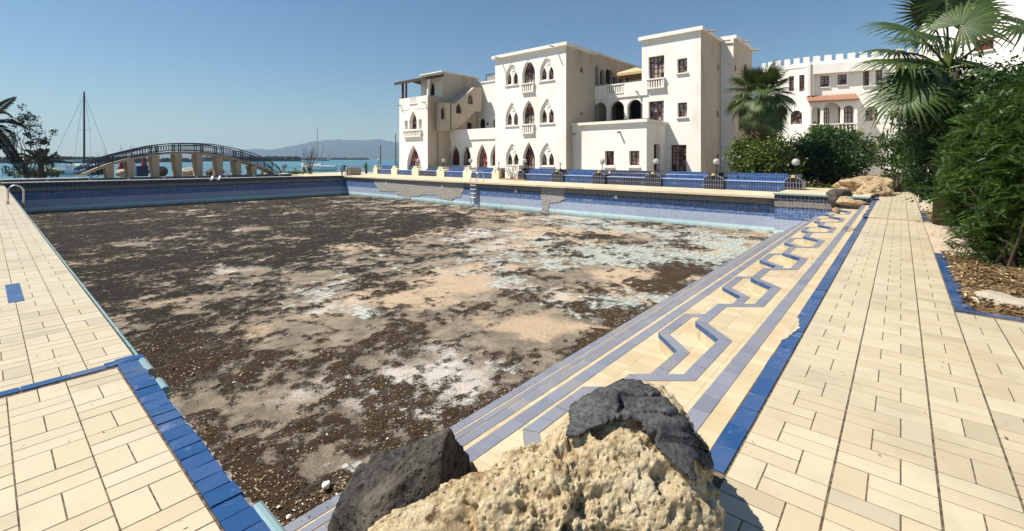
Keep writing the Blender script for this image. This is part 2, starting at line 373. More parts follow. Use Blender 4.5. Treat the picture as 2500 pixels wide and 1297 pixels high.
def m_litter():
    g = G('dry_leaves', .85, .2); r = g.rnd(); r2 = g.m('FRACT', r * 53.7)
    c = g.mix(r, (.075, .042, .016), (.27, .18, .085)); c = g.mix((r2 > .85), c, (.50, .41, .26)); g.col(c); return g.mat
LITTER = m_litter()
def m_soil():
    g = G('soil', .95, .1); n = g.noise(2.5, 8, .7); f = g.noise(30, 6, .7); c = g.mix(g.ss(.3, .7, n), (.10, .055, .022), (.27, .185, .10)); c = g.mix(g.ss(.55, .75, f) * .5, c, (.05, .03, .015)); g.col(c); g.bump(f, .03); return g.mat
SOIL = m_soil()
def m_ground():
    g = G('sandy_ground', .95, .1); n = g.noise(.35, 8, .7); f = g.noise(8, 8, .7); c = g.mix(g.ss(.3, .7, n), (.22, .17, .11), (.34, .27, .18)); c = g.mix(g.ss(.5, .8, f) * .5, c, (.16, .12, .07)); g.col(c); g.bump(f, .03); return g.mat
GROUND = m_ground()
def m_paving():
    g = G('far_paving', .7, .3); x, y, z = g.xyz(); n = g.noise(.5, 8, .7); f = g.noise(12, 6, .7)
    j = g.m('MAXIMUM', g.line(x, .25, .006), g.line(y, .125, .005)); c = g.mix(g.ss(.35, .7, n), (.62, .52, .36), (.48, .385, .265)); c = g.mix(j * .45, c, (.28, .22, .15)); c = g.mix(g.ss(.62, .8, f) * .4, c, (.35, .27, .18)); g.col(c); g.bump(f, .004); return g.mat
PAVING = m_paving()
def m_greypave():
    g = G('dusty_paving', .9, .2); x, y, z = g.xyz(); n = g.noise(1.5, 8, .7); f = g.noise(14, 6, .7)
    j = g.m('MAXIMUM', g.line(x, .4, .008), g.line(y, .4, .008)); c = g.mix(g.ss(.3, .7, n), (.40, .315, .225), (.52, .43, .32)); c = g.mix(j * .6, c, (.14, .10, .07)); c = g.mix(g.ss(.6, .8, f) * .5, c, (.25, .18, .11)); g.col(c); g.bump(f, .006); return g.mat
GREYPAVE = m_greypave()
def m_sea():
    g = G('sea_water', .12, .5); n = g.noise(.012, 4, .5, st=(1, 1, 1)); w1 = g.noise(.22, 6, .6, st=(1, 1, 1)); w2 = g.noise(1.3, 4, .6)
    c = g.mix(g.ss(.40, .60, n), (.008, .085, .125), (.018, .145, .17)); g.col(c); g.bump(w1 + w2 * .4, .30, .8); g.set('Roughness', .22); return g.mat
SEA = m_sea()
HILL = plain('dry_hill', (.07, .085, .08), .95, .05, .3, .01)
MANGROVE = m_leaf('mangrove', (.010, .022, .008), (.03, .05, .016), .1)
SPIT = plain('dark_shore', (.022, .024, .016), .95, .1, .5, .4)
HULL = plain('boat_hull', (.75, .77, .76), .35, .5, .06)
TEAL = plain('teal_cover', (.02, .13, .16), .7, .2, .1)
BLUEBOX = plain('dark_blue_paint', (.015, .03, .10), .5, .4, .2)

# ------------------------------------------------------------------ ground, sea, hills
RNG = np.random.RandomState(7); rnd = random.Random(5)
def flat(name, poly, z, m, holes=(), kind='structure', parent=None):
    loops = [[Vector((x, y, 0)) for x, y in poly]] + [[Vector((x, y, 0)) for x, y in h] for h in holes]
    pts = [p for l in loops for p in l]; tri = tessellate_polygon(loops)
    b = MB(); vs = [(p.x, p.y, z) for p in pts]; fs = []
    for t in tri:
        a, c, d = (pts[i] for i in t)
        fs.append(t if (c - a).cross(d - a).z > 0 else t[::-1])
    b.add(vs, fs); o = b.build(name, m, parent); 
    if not parent: o['kind'] = kind
    return o
pool_hole = [(.4, -.1), (22.6, .4), (22.6, 41.2), (.4, 41.2)]
flat('ground', [(-70, -120), (230, -120), (230, 55), (60, 53), (28, 51.5), (0, 54), (-70, 60)], -.06, GROUND, [pool_hole])
flat('sea', [(-3900, -3900), (3900, -3900), (3900, 3900), (-3900, 3900)], -.85, SEA, [[(-69, -119), (229, -119), (229, 54), (60, 52), (28, 50.5), (0, 53), (-69, 59)]])
# shore bank down to the water
sh = MB(); L = [(-70, 60), (0, 54), (28, 51.5), (60, 53), (230, 55)]
for a, b_ in zip(L[:-1], L[1:]): sh.face([(a[0], a[1], -.06), (b_[0], b_[1], -.06), (b_[0] + 1, b_[1] + 2, -1.2), (a[0] + 1, a[1] + 2, -1.2)])
tag(sh.build('shore', GROUND), kind='structure')
def ridge(name, pts, d0, depth, m, kind='structure', n=260, seed=3, rough=.10):
    # a range of hills: skyline heights given at places along the photograph, built at its real distance with its own depth
    xs = np.array([p[0] for p in pts], float); ys = np.array([p[1] for p in pts], float)
    px = np.linspace(xs[0], xs[-1], n); top = (HY - np.interp(px, xs, ys)) / F * d0 + H
    rows = 26; V = []; Fc = []
    for j in range(rows):
        t = j / (rows - 1) * 2 - 1; d = d0 + t * depth
        hh = (1 - abs(t)) ** .8
        for i in range(n):
            la = (px[i] - CX) / F * d0; u, v = LD(la, d)
            z = -1.2 + (top[i] + 1.2) * hh
            V.append((u, v, z))
    V = np.array(V); s = depth * .35
    V[:, 2] += (fbm(V / s, 5, seed) - .5) * 2 * rough * (V[:, 2] + 1.2)
    V[:, 2] += (np.abs(fbm(V / (depth * .10), 4, seed + 3) - .5) * -2.2 + .25) * .16 * (V[:, 2] + 1.2)
    for j in range(rows - 1):
        for i in range(n - 1): Fc.append((j * n + i, j * n + i + 1, (j + 1) * n + i + 1, (j + 1) * n + i))
    return tag(np_mesh(name, V, Fc, m, smooth=True), kind=kind)
ridge('hills', [(520, 388.5), (560, 376), (590, 367), (612, 365), (645, 362.5), (680, 365), (720, 355), (760, 348), (800, 345), (825, 341), (858, 341), (890, 342), (930, 341), (975, 347), (1060, 352), (1200, 362), (1400, 380), (1500, 388.5)], 3000, 600, HILL, rough=.20)
ridge('far_hills', [(60, 388.5), (200, 384), (330, 381), (430, 378), (520, 379), (560, 380), (620, 386), (680, 388.5)], 3300, 260, HILL, seed=9)
def spit(name, x0, x1, y_top, y_base, leafn, seed, depth=14.):
    d = (H + .85) * F / (y_base - HY); rs = np.random.RandomState(seed)
    xs = np.linspace(x0, x1, 30); prof = [(x, y_top + (rs.rand() - .5) * 2.2 + (3 if i in (0, 29) else 0)) for i, x in enumerate(xs)]
    hmax = (HY - y_top) / F * d + H
    b = MB(); n = len(xs)
    fr = [LD((x - CX) / F * d, d) for x in xs]; bk = [LD((x - CX) / F * d, d + depth) for x in xs]
    lo = .35
    b.add([(p[0], p[1], -1) for p in fr] + [(p[0], p[1], lo) for p in fr] + [(p[0], p[1], lo) for p in bk], [(i, i + 1, n + i + 1, n + i) for i in range(n - 1)] + [(n + i, n + i + 1, 2 * n + i + 1, 2 * n + i) for i in range(n - 1)])
    tag(b.build('shore', SPIT), kind='structure')
    N = leafn; px = x0 + (x1 - x0) * rs.rand(N); t = rs.rand(N); dd = d + 1 + t * (depth - 2)
    top = np.interp(px, xs, [(HY - y) / F * d + H for _, y in prof]); z = lo + (top - lo) * rs.rand(N) ** .6
    la = (px - CX) / F * dd; pos = np.stack([la * SA + dd * CA, -la * CA + dd * SA, z], 1)
    T = np.array([(-.5, 0, -.25), (.5, 0, -.2), (.3, 0, .3), (-.35, 0, .28)]); s = (.5 + rs.rand(N)) * d / 230.
    M3 = rot_rand(N, rs) * s[:, None, None]
    V, Fc = inst(T, [(0, 1, 2, 3)], M3, pos)
    return tag(np_mesh(name, V, Fc, MANGROVE), kind='stuff')
def rot_rand(N, rs, tilt=1.):
    q = rs.normal(size=(N, 4)); q /= np.linalg.norm(q, axis=1)[:, None]
    if tilt < 1:
        a = rs.rand(N) * 2 * np.pi; ax = rs.normal(size=(N, 3)); ax /= np.linalg.norm(ax, axis=1)[:, None]; th = rs.rand(N) * np.pi * tilt
        q1 = np.stack([np.cos(a / 2), 0 * a, 0 * a, np.sin(a / 2)], 1); q2 = np.concatenate([np.cos(th / 2)[:, None], ax * np.sin(th / 2)[:, None]], 1)
        w1, x1, y1, z1 = q2.T; w2, x2, y2, z2 = q1.T
        q = np.stack([w1*w2-x1*x2-y1*y2-z1*z2, w1*x2+x1*w2+y1*z2-z1*y2, w1*y2-x1*z2+y1*w2+z1*x2, w1*z2+x1*y2-y1*x2+z1*w2], 1)
    w_, x, y, z = q.T
    return np.stack([np.stack([1-2*(y*y+z*z), 2*(x*y-z*w_), 2*(x*z+y*w_)], 1), np.stack([2*(x*y+z*w_), 1-2*(x*x+z*z), 2*(y*z-x*w_)], 1), np.stack([2*(x*z-y*w_), 2*(y*z+x*w_), 1-2*(x*x+y*y)], 1)], 1)
spit('mangrove_thicket', -160, 345, 384.5, 398.5, 9000, 1)
spit('mangrove_thicket', 330, 470, 388.5, 396, 1500, 4)
spit('mangrove_thicket', 495, 735, 384.3, 394, 6000, 2)
spit('mangrove_thicket', 720, 900, 387.6, 390.6, 1500, 3)

# ------------------------------------------------------------------ paving
def tile(b, x0, x1, y0, y1, z, k, gap=.0034, jit=.0006):
    x0, x1, y0, y1 = x0 + gap, x1 - gap, y0 + gap, y1 - gap
    dz = rnd.uniform(-jit, jit); sx = rnd.uniform(-jit, jit) * .6; sy = rnd.uniform(-jit, jit) * .6; e = .0010
    q = [(x0, y0), (x1, y0), (x1, y1), (x0, y1)]; qi = [(x0 + e, y0 + e), (x1 - e, y0 + e), (x1 - e, y1 - e), (x0 + e, y1 - e)]
    zz = [z + dz - sx - sy, z + dz + sx - sy, z + dz + sx + sy, z + dz - sx + sy]
    vs = [(p[0], p[1], h) for p, h in zip(qi, zz)] + [(p[0], p[1], h - .0007) for p, h in zip(q, zz)] + [(p[0], p[1], z - .014) for p in q]
    b.add(vs, [(0, 1, 2, 3)] + [(4 + i, 4 + (i + 1) % 4, (i + 1) % 4, i) for i in range(4)] + [(8 + i, 8 + (i + 1) % 4, 4 + (i + 1) % 4, 4 + i) for i in range(4)], k)
def basket(b, a0, a1, c0, c1, z, k, along='x', mode=0, start=0, skip=None):
    # one column of tiles c0..c1 wide running from a0 to a1
    row = .248; n = start; a = a0
    def put(p0, p1, q0, q1):
        p1 = min(p1, a1)
        if p1 - p0 < .03: return
        x = (p0, p1, q0, q1) if along == 'x' else (q0, q1, p0, p1)
        if skip and skip(*x): return
        tile(b, *x, z, k)
    w_ = c1 - c0
    while a < a1 - .02:
        if mode == 0:                       # .28 m columns: two side by side, then two across
            if n % 2 == 0: put(a, a + row, c0, c0 + w_ / 2); put(a, a + row, c0 + w_ / 2, c1)
            else: put(a, a + row / 2, c0, c1); put(a + row / 2, a + row, c0, c1)
        else:                               # .40 m columns: one lengthwise beside two across, alternating
            t = w_ * .345
            l0, l1, r0, r1 = (c0, c0 + t, c0 + t, c1) if n % 2 else (c1 - t, c1, c0, c1 - t)
            put(a, a + row, l0, l1); put(a, a + row / 2, r0, r1); put(a + row / 2, a + row, r0, r1)
        a += row; n += 1
# right-hand walkway
b = MB(); Z2 = .045
b.k = 1
b.face([(.9, -4, -.0022), (15.45, -4, -.0022), (15.45, .678, -.0022), (.9, .678, -.0022)]); b.face([(15.45, -.44, Z2 - .011), (29, -.44, Z2 - .011), (29, .678, Z2 - .011), (15.45, .678, Z2 - .011)])
def sk(x0, x1, y0, y1): return False
for u0, u1, z in ((.95, 15.45, 0.), (15.455, 28.4, Z2)):
    basket(b, u0, u1, .266, .672, z, 0, mode=1); basket(b, u0, u1, -.137, .262, z, 0, mode=1, start=1); basket(b, u0, u1, -.425, -.141, z, 0, start=1)
for i in range(6): basket(b, .95, 6.6, -.425 - .285 * (i + 1), -.429 - .285 * i, 0, 0, start=i)
b.face([(15.452, .672, Z2 - .006), (15.452, -.42, Z2 - .006), (15.452, -.42, -.02), (15.452, .672, -.02)], 0)
tag(b.build('walkway', [CREAM_TILE, GROUT]), kind='structure')
# left-hand deck
b = MB(); b.k = 2
b.face([(-14, -4, -.004), (-.72, -4, -.004), (-.72, 41, -.004), (-14, 41, -.004)]); 
b.face([(-.72, -4, -.0022), (.80, -4, -.0022), (.80, 41, -.0022), (-.72, 41, -.0022)], 1)
ZN = .012
b.face([(-.72, -4, ZN - .0022), (.67, -4, ZN - .0022), (.67, 4.6, ZN - .0022), (-.72, 4.6, ZN - .0022)], 1)
for i in range(5): basket(b, .55, 4.545, .663 - .281 * (i + 1), .663 - .281 * i, ZN, 0, 'y', start=i)
for i in range(6): basket(b, 4.66, 40.2, .797 - .281 * (i + 1), .797 - .281 * i, 0, 0, 'y', start=i + 1)
tile(b, .175, .305, 7.5, 7.98, .006, 3); tile(b, .175, .305, 7.98, 8.6, .006, 3)
u = .66
while u > -.7: tile(b, u - .248, u, 4.552, 4.645, ZN + .006, 3); u -= .248
tag(b.build('deck', [CREAM_TILE, GROUT, PAVING, BLUE_TILE]), kind='structure')
# dusty paving between the planters, far paving beside the benches and behind the pool
b = MB(); b.face([(10.55, -6, .0015), (15.7, -6, .0015), (15.7, -.432, .0015), (10.55, -.432, .0015)]); b.face([(18.8, -9, .0015), (30, -9, .0015), (30, -.432, .0015), (18.8, -.432, .0015)])
tag(b.build('path', GREYPAVE), kind='structure')
b = MB(); b.face([(22.1, 4.03, 0), (26.6, 4.03, 0), (29.5, 51, 0), (19.5, 51, 0), (19.5, 40.9, 0), (21.75, 39.4, 0)])
b.face([(22.1, 4.03, -.10), (22.1, 4.03, 0), (21.75, 39.4, 0), (21.75, 39.4, -.10)]); tag(b.build('paving', [PAVING]), kind='structure')

# ------------------------------------------------------------------ swimming pool
pool = thing('swimming_pool', 'large drained swimming pool with blue tiled walls, zigzag steps and a dirt covered floor', 'swimming pool', (11, 20, -1.8))
ZF = -1.75
def wq(b, p, q, zt0, zt1, k=0, n=40):     # a pool wall from p to q
    for i in range(n):
        t0, t1 = i / n, (i + 1) / n
        a = (p[0] + (q[0] - p[0]) * t0, p[1] + (q[1] - p[1]) * t0); c = (p[0] + (q[0] - p[0]) * t1, p[1] + (q[1] - p[1]) * t1)
        b.face([(*a, -2.0), (*c, -2.0), (*c, zt0 + (zt1 - zt0) * t1), (*a, zt0 + (zt1 - zt0) * t0)], k)
RW0, RW1 = (22.44, 4.03), (21.9, 39.3)
b = MB(); wq(b, RW1, RW0, -.02, -.02); wall_r = part_label(b.build('wall', POOL_WALL, pool), 'sunlit long pool wall with a broken render patch')
FW0, FW1 = (.8, 40.6), (21.9, 39.3)
b = MB(); wq(b, FW0, FW1, .13, .02); wall_f = part_label(b.build('wall', POOL_WALL, pool), 'shaded far pool wall under the bridge')
b = MB(); b.face([(.8, .7, -2), (.8, .7, -.012), (.8, 40.6, -.012), (.8, 40.6, -2)]); b.build('wall', POOL_WALL, pool)
b = MB(); b.face([(21.72, 4.05, -2), (21.72, .6, -2), (21.72, .6, .10), (21.72, 4.05, .10)]); b.face([(22.5, 4.05, -2), (21.72, 4.05, -2), (21.72, 4.05, .10), (22.5, 4.05, .10)])
part_label(b.build('wall', POOL_WALL, pool), 'short end wall under the raised ledge')
# copings
b = MB(); n = 60
b.add([(FW0[0] - .1, FW0[1] - .05, .13), (FW1[0], FW1[1] - .05, .02), (FW1[0], FW1[1] + .32, .02), (FW0[0] - .1, FW0[1] + .32, .13), (FW0[0] - .1, FW0[1] - .05, .18), (FW1[0], FW1[1] - .05, .07), (FW1[0], FW1[1] + .32, .07), (FW0[0] - .1, FW0[1] + .32, .18)],
      [(3, 2, 1, 0), (4, 5, 6, 7), (0, 1, 5, 4), (1, 2, 6, 5), (2, 3, 7, 6), (3, 0, 4, 7)])
b.build('coping', TRIM, pool)
b = MB(); b.box((21.66, .9, .10), (22.0, 4.1, .145), 0); b.box((22.0, .9, .0), (27.3, 4.1, .14), 1); b.build('ledge', [EDGE_TILE, PAVING], pool)
b = MB(); y = .9
while y < 4.63:
    tile(b, .668, .802 + rnd.uniform(-.012, .004), y, y + .1225, ZN + .008, 0, gap=.003, jit=.003); y += .1225
y = 4.62; tile(b, .60, .84, 4.56, 4.66, ZN + .012, 0)
def lip(p0, p1, r=.03):
    b.tube([(.806 + .012, p0, -.005), (.806 + .012, p1, -.005)], r, 10, 1)
for p0, p1 in ((4.28, 4.62), (3.86, 4.06), (1.5, 2.24)): lip(p0, p1)
y = 4.7
while y < 40: lip(y, y + .24, .011); y += .25
yy = .9; q = []
while yy < 4.6: q.append((.80 + .028 * rnd.random(), yy)); yy += .03
for i in range(len(q) - 1): b.face([(.79, q[i][1], -.004), (q[i][0], q[i][1], -.008), (q[i + 1][0], q[i + 1][1], -.008), (.79, q[i + 1][1], -.004)], 2); b.face([(q[i][0], q[i][1], -.008), (q[i][0] - .02, q[i][1], -.09), (q[i + 1][0] - .02, q[i + 1][1], -.09), (q[i + 1][0], q[i + 1][1], -.008)], 2)
b.build('coping', [BLUE_TILE, EDGE_TILE, RENDER], pool)
# broken render on the sunlit wall: outlines on the wall, 4 cm thick chipped edges
def on_wall(px, py):
    r = ray(px, py); p = Vector((RW0[0], RW0[1])); dd = Vector((RW1[0] - p.x, RW1[1] - p.y)); nrm = Vector((dd.y, -dd.x))
    t = nrm.dot(p) / (nrm.x * r[0] + nrm.y * r[1]); return Vector((r[0] * t, r[1] * t, H + r[2] * t))
def patch(pts, name, m, off=.03):
    ps = [on_wall(880 + x / 4.167, 370 + y / 4.167) for x, y in pts]; out = []
    for a, c in zip(ps, ps[1:] + ps[:1]):
        k = max(1, int((c - a).length / .10))
        for i in range(k): out.append(a + (c - a) * (i / k) + Vector((0, rnd.uniform(-.05, .05), rnd.uniform(-.035, .035))))
    bb = MB(); fr = [Vector((p.x - off, p.y, min(p.z, -.004))) for p in out]; bk = [Vector((p.x + .03, p.y, min(p.z, -.004))) for p in out]
    tri = tessellate_polygon([[Vector((p.y, p.z, 0)) for p in fr]]); bb.add(fr, tri)
    for i in range(len(fr)): j = (i + 1) % len(fr); bb.face([fr[i], fr[j], bk[j], bk[i]])
    return bb.build(name, m, wall_r)
patch([(112, 252), (150, 335), (190, 400), (368, 412), (374, 442), (436, 452), (440, 485), (506, 485), (516, 456), (600, 455), (622, 440), (770, 440), (800, 466), (830, 482), (892, 490), (940, 496), (962, 468), (1020, 464), (1032, 418), (1050, 398), (1052, 306), (1020, 300), (930, 292), (600, 262), (300, 250)], 'exposed_render', RENDER)
patch([(1838, 342), (2072, 358), (2075, 480), (2036, 514), (1922, 520), (1914, 545), (1914, 640), (1846, 632), (1852, 590), (1862, 545), (1840, 528)], 'exposed_render', RENDER)
for x, y, r in ((1260, 467, .10), (1504, 482, .10), (943, 446, .12), (1080, 456, .11)):
    p = on_wall(x, y); bb = MB(); bb.lathe((0, 0, 0), [(r * .35, .03), (r * .4, .012), (r * .8, .01), (r, 0), (r, -.06)], 16)
    vs = [(p.x - .035 - v[2], p.y + v[0], p.z + v[1]) for v in bb.v]; bb.v = vs; bb.face([(p.x - .06, p.y + r * .36 * math.cos(i), p.z + r * .36 * math.sin(i)) for i in np.linspace(0, 5.9, 12)]); bb.build('light_fitting', WHITE, wall_r)

# steps: zigzag nosings in plan, 2.58 m apart
def zig(dv, du, k0=-1, k1=7, near=1.466, far=1.835):
    pts = []
    for k in range(k0, k1 + 1):
        o = 2.58 * k + du; pts += [(4.06 + o, near + dv), (5.09 + o, near + dv), (5.46 + o, far + dv), (6.33 + o, far + dv)]
    pts = [(max(.8, min(21.75, x)), y) for x, y in pts]
    out = [pts[0]]
    for p in pts[1:]:
        if abs(p[0] - out[-1][0]) + abs(p[1] - out[-1][1]) > .01: out.append(p)
    if out[0][0] > .81: out.insert(0, (.8, out[0][1]))
    return out
E2 = zig(0, 0, -2, 6); E3 = zig(.385, -.155, -2, 6); UE = 21.75
def offset(line, w_):
    o = []
    for i, p in enumerate(line):
        a = Vector(line[max(i - 1, 0)]); c = Vector(line[min(i + 1, len(line) - 1)]); p = Vector(p)
        n0 = (p - a).normalized() if i else (c - p).normalized(); n1 = (c - p).normalized() if i < len(line) - 1 else n0
        q0 = Vector((n0.y, -n0.x)); q1 = Vector((n1.y, -n1.x)); m_ = (q0 + q1).normalized(); o.append(p + m_ * w_ / max(.4, m_.dot(q0)))
    return o
b = MB()   # 0 tread, 1 faded blue, 2 dark blue, 3 grout
LV = [-.15, -.32, -.50, -.68, -.95, -1.20, -1.45]
def straight(v0, v1, z, zlow, nose, seg=.245):
    b.face([(.8, v0, z - .003), (UE, v0, z - .003), (UE, v1, z - .003), (.8, v1, z - .003)], 0)
    b.face([(.8, v1, z - .003), (UE, v1, z - .003), (UE, v1, zlow), (.8, v1, zlow)], 0)
    x = .8
    while x < UE: tile(b, x, min(x + seg, UE), v1 - nose, v1 + .003, z + .002, 1, gap=.0022, jit=.0012); x += seg
def zlevel(line, z, zlow):
    b.face([(.8, 1.0, z - .003), (UE, 1.0, z - .003)] + [(p[0], p[1], z - .003) for p in reversed(line)], 0)
    inn = offset(line, .116)
    for i in range(len(line) - 1):
        p, q = Vector(line[i]), Vector(line[i + 1]); pi, qi = inn[i], inn[i + 1]
        b.face([(*p, z - .003), (*q, z - .003), (*q, zlow), (*p, zlow)], 0)
        n = max(1, round((q - p).length / .245)); nn = Vector((-(q - p).y, (q - p).x)).normalized() * .004
        for k in range(n):
            t0, t1 = k / n, (k + 1) / n; g = .002 / (q - p).length
            t0 += g; t1 -= g
            o0, o1 = p + (q - p) * t0 + nn, p + (q - p) * t1 + nn; i0, i1 = pi + (qi - pi) * t0, pi + (qi - pi) * t1; dz = rnd.uniform(-.0008, .0008) + .0025
            b.add([(*o0, z + dz), (*o1, z + dz), (*i1, z + dz), (*i0, z + dz), (*i0, z - .01), (*i1, z - .01)], [(0, 3, 2, 1), (3, 4, 5, 2)], 1)
            b.add([(*o0, z + dz), (*o1, z + dz), (*o1, z - .058), (*o0, z - .058)], [(0, 1, 2, 3)], 2)
straight(.80, 1.115, LV[0], LV[1] - .01, .122)
zlevel(E2, LV[1], LV[2]); zlevel(E3, LV[2], LV[3])
straight(1.0, 2.585, LV[3], LV[4], .135); straight(2.5, 3.05, LV[4], LV[5], .105); straight(2.95, 3.44, LV[5], LV[6], .08); straight(3.35, 3.885, LV[6], -2, .115)
# top edge band with its chipped length
u = 2.45
while u < UE + 4:
    z = 0. if u < 15.45 else Z2; wid = .80 - .012 * rnd.random()
    tile(b, u, u + .245, .680, wid, z + .003, 2, gap=.002, jit=.0025); u += .246
b.face([(.9, .676, -.006), (UE + 4, .676, -.006), (UE + 4, .80, -.006), (.9, .80, -.006)], 3); b.face([(.9, .80, -.006), (UE, .80, -.006), (UE, .80, -.2), (.9, .80, -.2)], 0)
tile(b, 1.93, 2.16, .685, .79, -.035, 2); tile(b, 1.62, 1.86, .69, .80, -.03, 2)
# chipped cream mortar where the dark band has broken away
for u0, u1, w0 in ((4.55, 5.35, .075), (16.2, 16.9, .05), (17.3, 18.2, .06)):
    pts = []; n = 14; z = .0085 if u0 < 15 else Z2 + .0085
    for i in range(n + 1): pts.append((u0 + (u1 - u0) * i / n, .806 - w0 * math.sin(math.pi * i / n) ** .5 * (.7 + .5 * rnd.random()), z))
    b.face(pts + [(u1, .809, z), (u0, .809, z)], 0)
steps = b.build('steps', [TREAD, PERI_TILE, BLUE_TILE, GROUT], pool)

# floor with its crust of mud
NU, NV = 470, 620
uu = .8 + 21.8 * np.linspace(0, 1, NU) ** 1.35; vv = 3.45 + 37.3 * np.linspace(0, 1, NV) ** 1.75
Ug, Vg = np.meshgrid(uu, vv); Uf, Vf = Ug.ravel(), Vg.ravel(); p2 = np.stack([Uf, Vf, 0 * Uf], 1)
zf = -1.60 - .15 * sstep(3, 16, Vf)
fa = fbm(p2 * .22 + 3, 4, 21); fb = fbm(p2 * .6, 5, 31); fc = fbm(p2 * 1.7, 5, 41); fd = fbm(p2 * 6, 5, 51)
right = sstep(4, 17, Uf) * sstep(26, 8, Vf); farm = sstep(7, 24, Vf) * sstep(21, 9, Uf * .9); nearm = sstep(7.0, 4.2, Vf) * sstep(5.5, 1.0, Uf)
mud = .515 + (fa - .5) * .60 + (fb - .5) * .7 + (fc - .5) * .8 + (fd - .5) * .7 + farm * .10 + nearm * .20 - right * .22 + .10 * sstep(6, 2, Uf) * sstep(5, 9, Vf) + .16 * sstep(1.4, .9, Uf) + .2 * sstep(4.4, 3.9, Vf) * sstep(9, 3, Uf)
B0 = .5; cell = vnoise(np.stack([np.floor(Uf / .5), np.floor(Vf / .75), 0 * Uf], 1), 61)
til = .20 + (fbm(p2 * .35 + 9, 3, 71) - .5) * 1.0 + (cell - .5) * .35 + right * .22 - farm * .3 - nearm * .2
crm = .36 + (fbm(p2 * .42 + 5, 3, 81) - .5) * 1.3 + right * .12 - farm * .12
salt = .34 + (fbm(p2 * .8 + 7, 4, 91) - .5) * 1.2 + .18 * np.exp(-((Uf - 3.6) ** 2 + (Vf - 5.6) ** 2) / 3.)
for cu, cv, sz, dt, dc, ds, dm in ((2.26, 4.69, .22, .5, 0, 0, -.5), (2.5, 4.35, .12, .5, 0, 0, -.4), (4.84, 4.98, .9, .34, 0, .1, -.22), (8.5, 5.5, 1.0, .42, 0, 0, -.24), (9.6, 4.7, .8, .3, 0, 0, -.2), (16.3, 5.4, 2.6, .33, 0, 0, -.14), (12.5, 7.2, 1.6, .2, .1, 0, -.1), (6.9, 5.1, .75, -.3, .42, 0, -.34), (7.05, 8.67, 1.3, -.3, .4, 0, -.26), (11.5, 6.2, .8, -.2, .4, 0, -.25), (8.8, 15.4, 1.1, -.3, .4, 0, -.25), (14.2, 15.1, 1.5, -.2, .25, .25, -.25), (4.6, 8.2, .5, -.2, .35, 0, -.2), (3.05, 6.13, .8, 0, 0, .22, -.12), (6, 12.5, .6, -.2, .3, 0, -.15)):
    gq = np.exp(-np.maximum(np.abs(Uf - cu + (fc - .5) * sz * .8), np.abs(Vf - cv + (fb - .5) * sz * .8)) ** 4 / sz ** 4); til += dt * gq; crm += dc * .62 * gq; salt += ds * gq; mud += dm * .8 * gq
mm = sstep(.42, .58, mud + (fd - .5) * .4)
zf = zf + mm * (.006 + .022 * fd + .012 * fc) + (fc - .5) * .02
Fq = (np.arange(NV - 1)[:, None] * NU + np.arange(NU - 1)[None]).ravel(); Fq = np.stack([Fq, Fq + 1, Fq + NU + 1, Fq + NU], 1)
fl = np_mesh('floor', np.stack([Uf, Vf, zf], 1), Fq, FLOOR, pool, True)
for nm, arr in (('mud', mud), ('tile', til), ('cream', crm), ('salt', salt)):
    a_ = fl.data.attributes.new(nm, 'FLOAT', 'POINT'); a_.data.foreach_set('value', arr.astype(np.float32))
# chips of dried mud and litter: thickest near the camera
def chips(name, N, u0, u1, v0, v1, s0, s1, m, thr, power=1.6, curl=.35, zfun=None):
    rs = np.random.RandomState(N % 977); u = u0 + (u1 - u0) * rs.rand(N) ** 1.25; v = v0 + (v1 - v0) * rs.rand(N) ** power
    iu = np.clip(np.searchsorted(uu, u), 0, NU - 1); iv = np.clip(np.searchsorted(vv, v), 0, NV - 1); idx = iv * NU + iu
    keep = (mud[idx] + rs.normal(size=N) * .07) > thr; u, v, idx = u[keep], v[keep], idx[keep]; n = len(u)
    T = np.array([(-.5, -.22, curl * .3), (0, -.34, 0), (.5, -.2, curl * .35), (.5, .24, curl * .3), (0, .32, 0), (-.5, .2, curl * .35)])
    s = s0 + (s1 - s0) * rs.rand(n) ** 2; M3 = rot_rand(n, rs, .30) * s[:, None, None]
    V, Fc = inst(T, [(0, 1, 4, 5), (1, 2, 3, 4)], M3, np.stack([u, v, zf[idx] + s * .12 + .004], 1)); return tag(np_mesh(name, V, Fc, m), kind='stuff')
chips('debris', 46000, .85, 9, 3.95, 11, .010, .032, CHIPS, .58)
chips('debris', 6000, .85, 22, 7, 39, .025, .07, CHIPS, .62, 1.5)

# ------------------------------------------------------------------ benches, pedestals, lamps on the far side of the pool
BL0, BL1 = Vector((25.05, 5.68, 0)), Vector((27.25, 38.2, 0)); BD = (BL1 - BL0).normalized(); BN = Vector((BD.y, -BD.x, 0))   # BN points away from the pool
BROT = math.atan2(-BD.x, BD.y)
def bline(px):                              # distance along the bench line seen at column px
    r = ray(px, 400); n = BN; t = n.dot(BL0) / (n.x * r[0] + n.y * r[1]); return (Vector((r[0] * t, r[1] * t, 0)) - BL0).dot(BD)
def place(o, s, off=0, z=0): p = BL0 + BD * s + BN * off; o.location = (p.x, p.y, z); o.rotation_euler = (0, 0, BROT)
def bench(wd, m):
    t = thing('tiled_bench', None, 'bench')
    b = MB(); b.box((0, -wd / 2, 0), (.48, wd / 2, .46)); b.build('seat_base', m, t)
    b = MB(); b.box((-.025, -wd / 2, .46), (.48, wd / 2, .50)); b.build('seat', SEAT_EDGE, t)
    b = MB(); b.add([(.40, -wd / 2, .50), (.62, -wd / 2, .50), (.62, wd / 2, .50), (.40, wd / 2, .50), (.48, -wd / 2, .88), (.62, -wd / 2, .88), (.62, wd / 2, .88), (.48, wd / 2, .88)], [(4, 5, 6, 7), (0, 1, 5, 4), (1, 2, 6, 5), (2, 3, 7, 6), (3, 0, 4, 7)]); b.build('backrest', m, t)
    return t
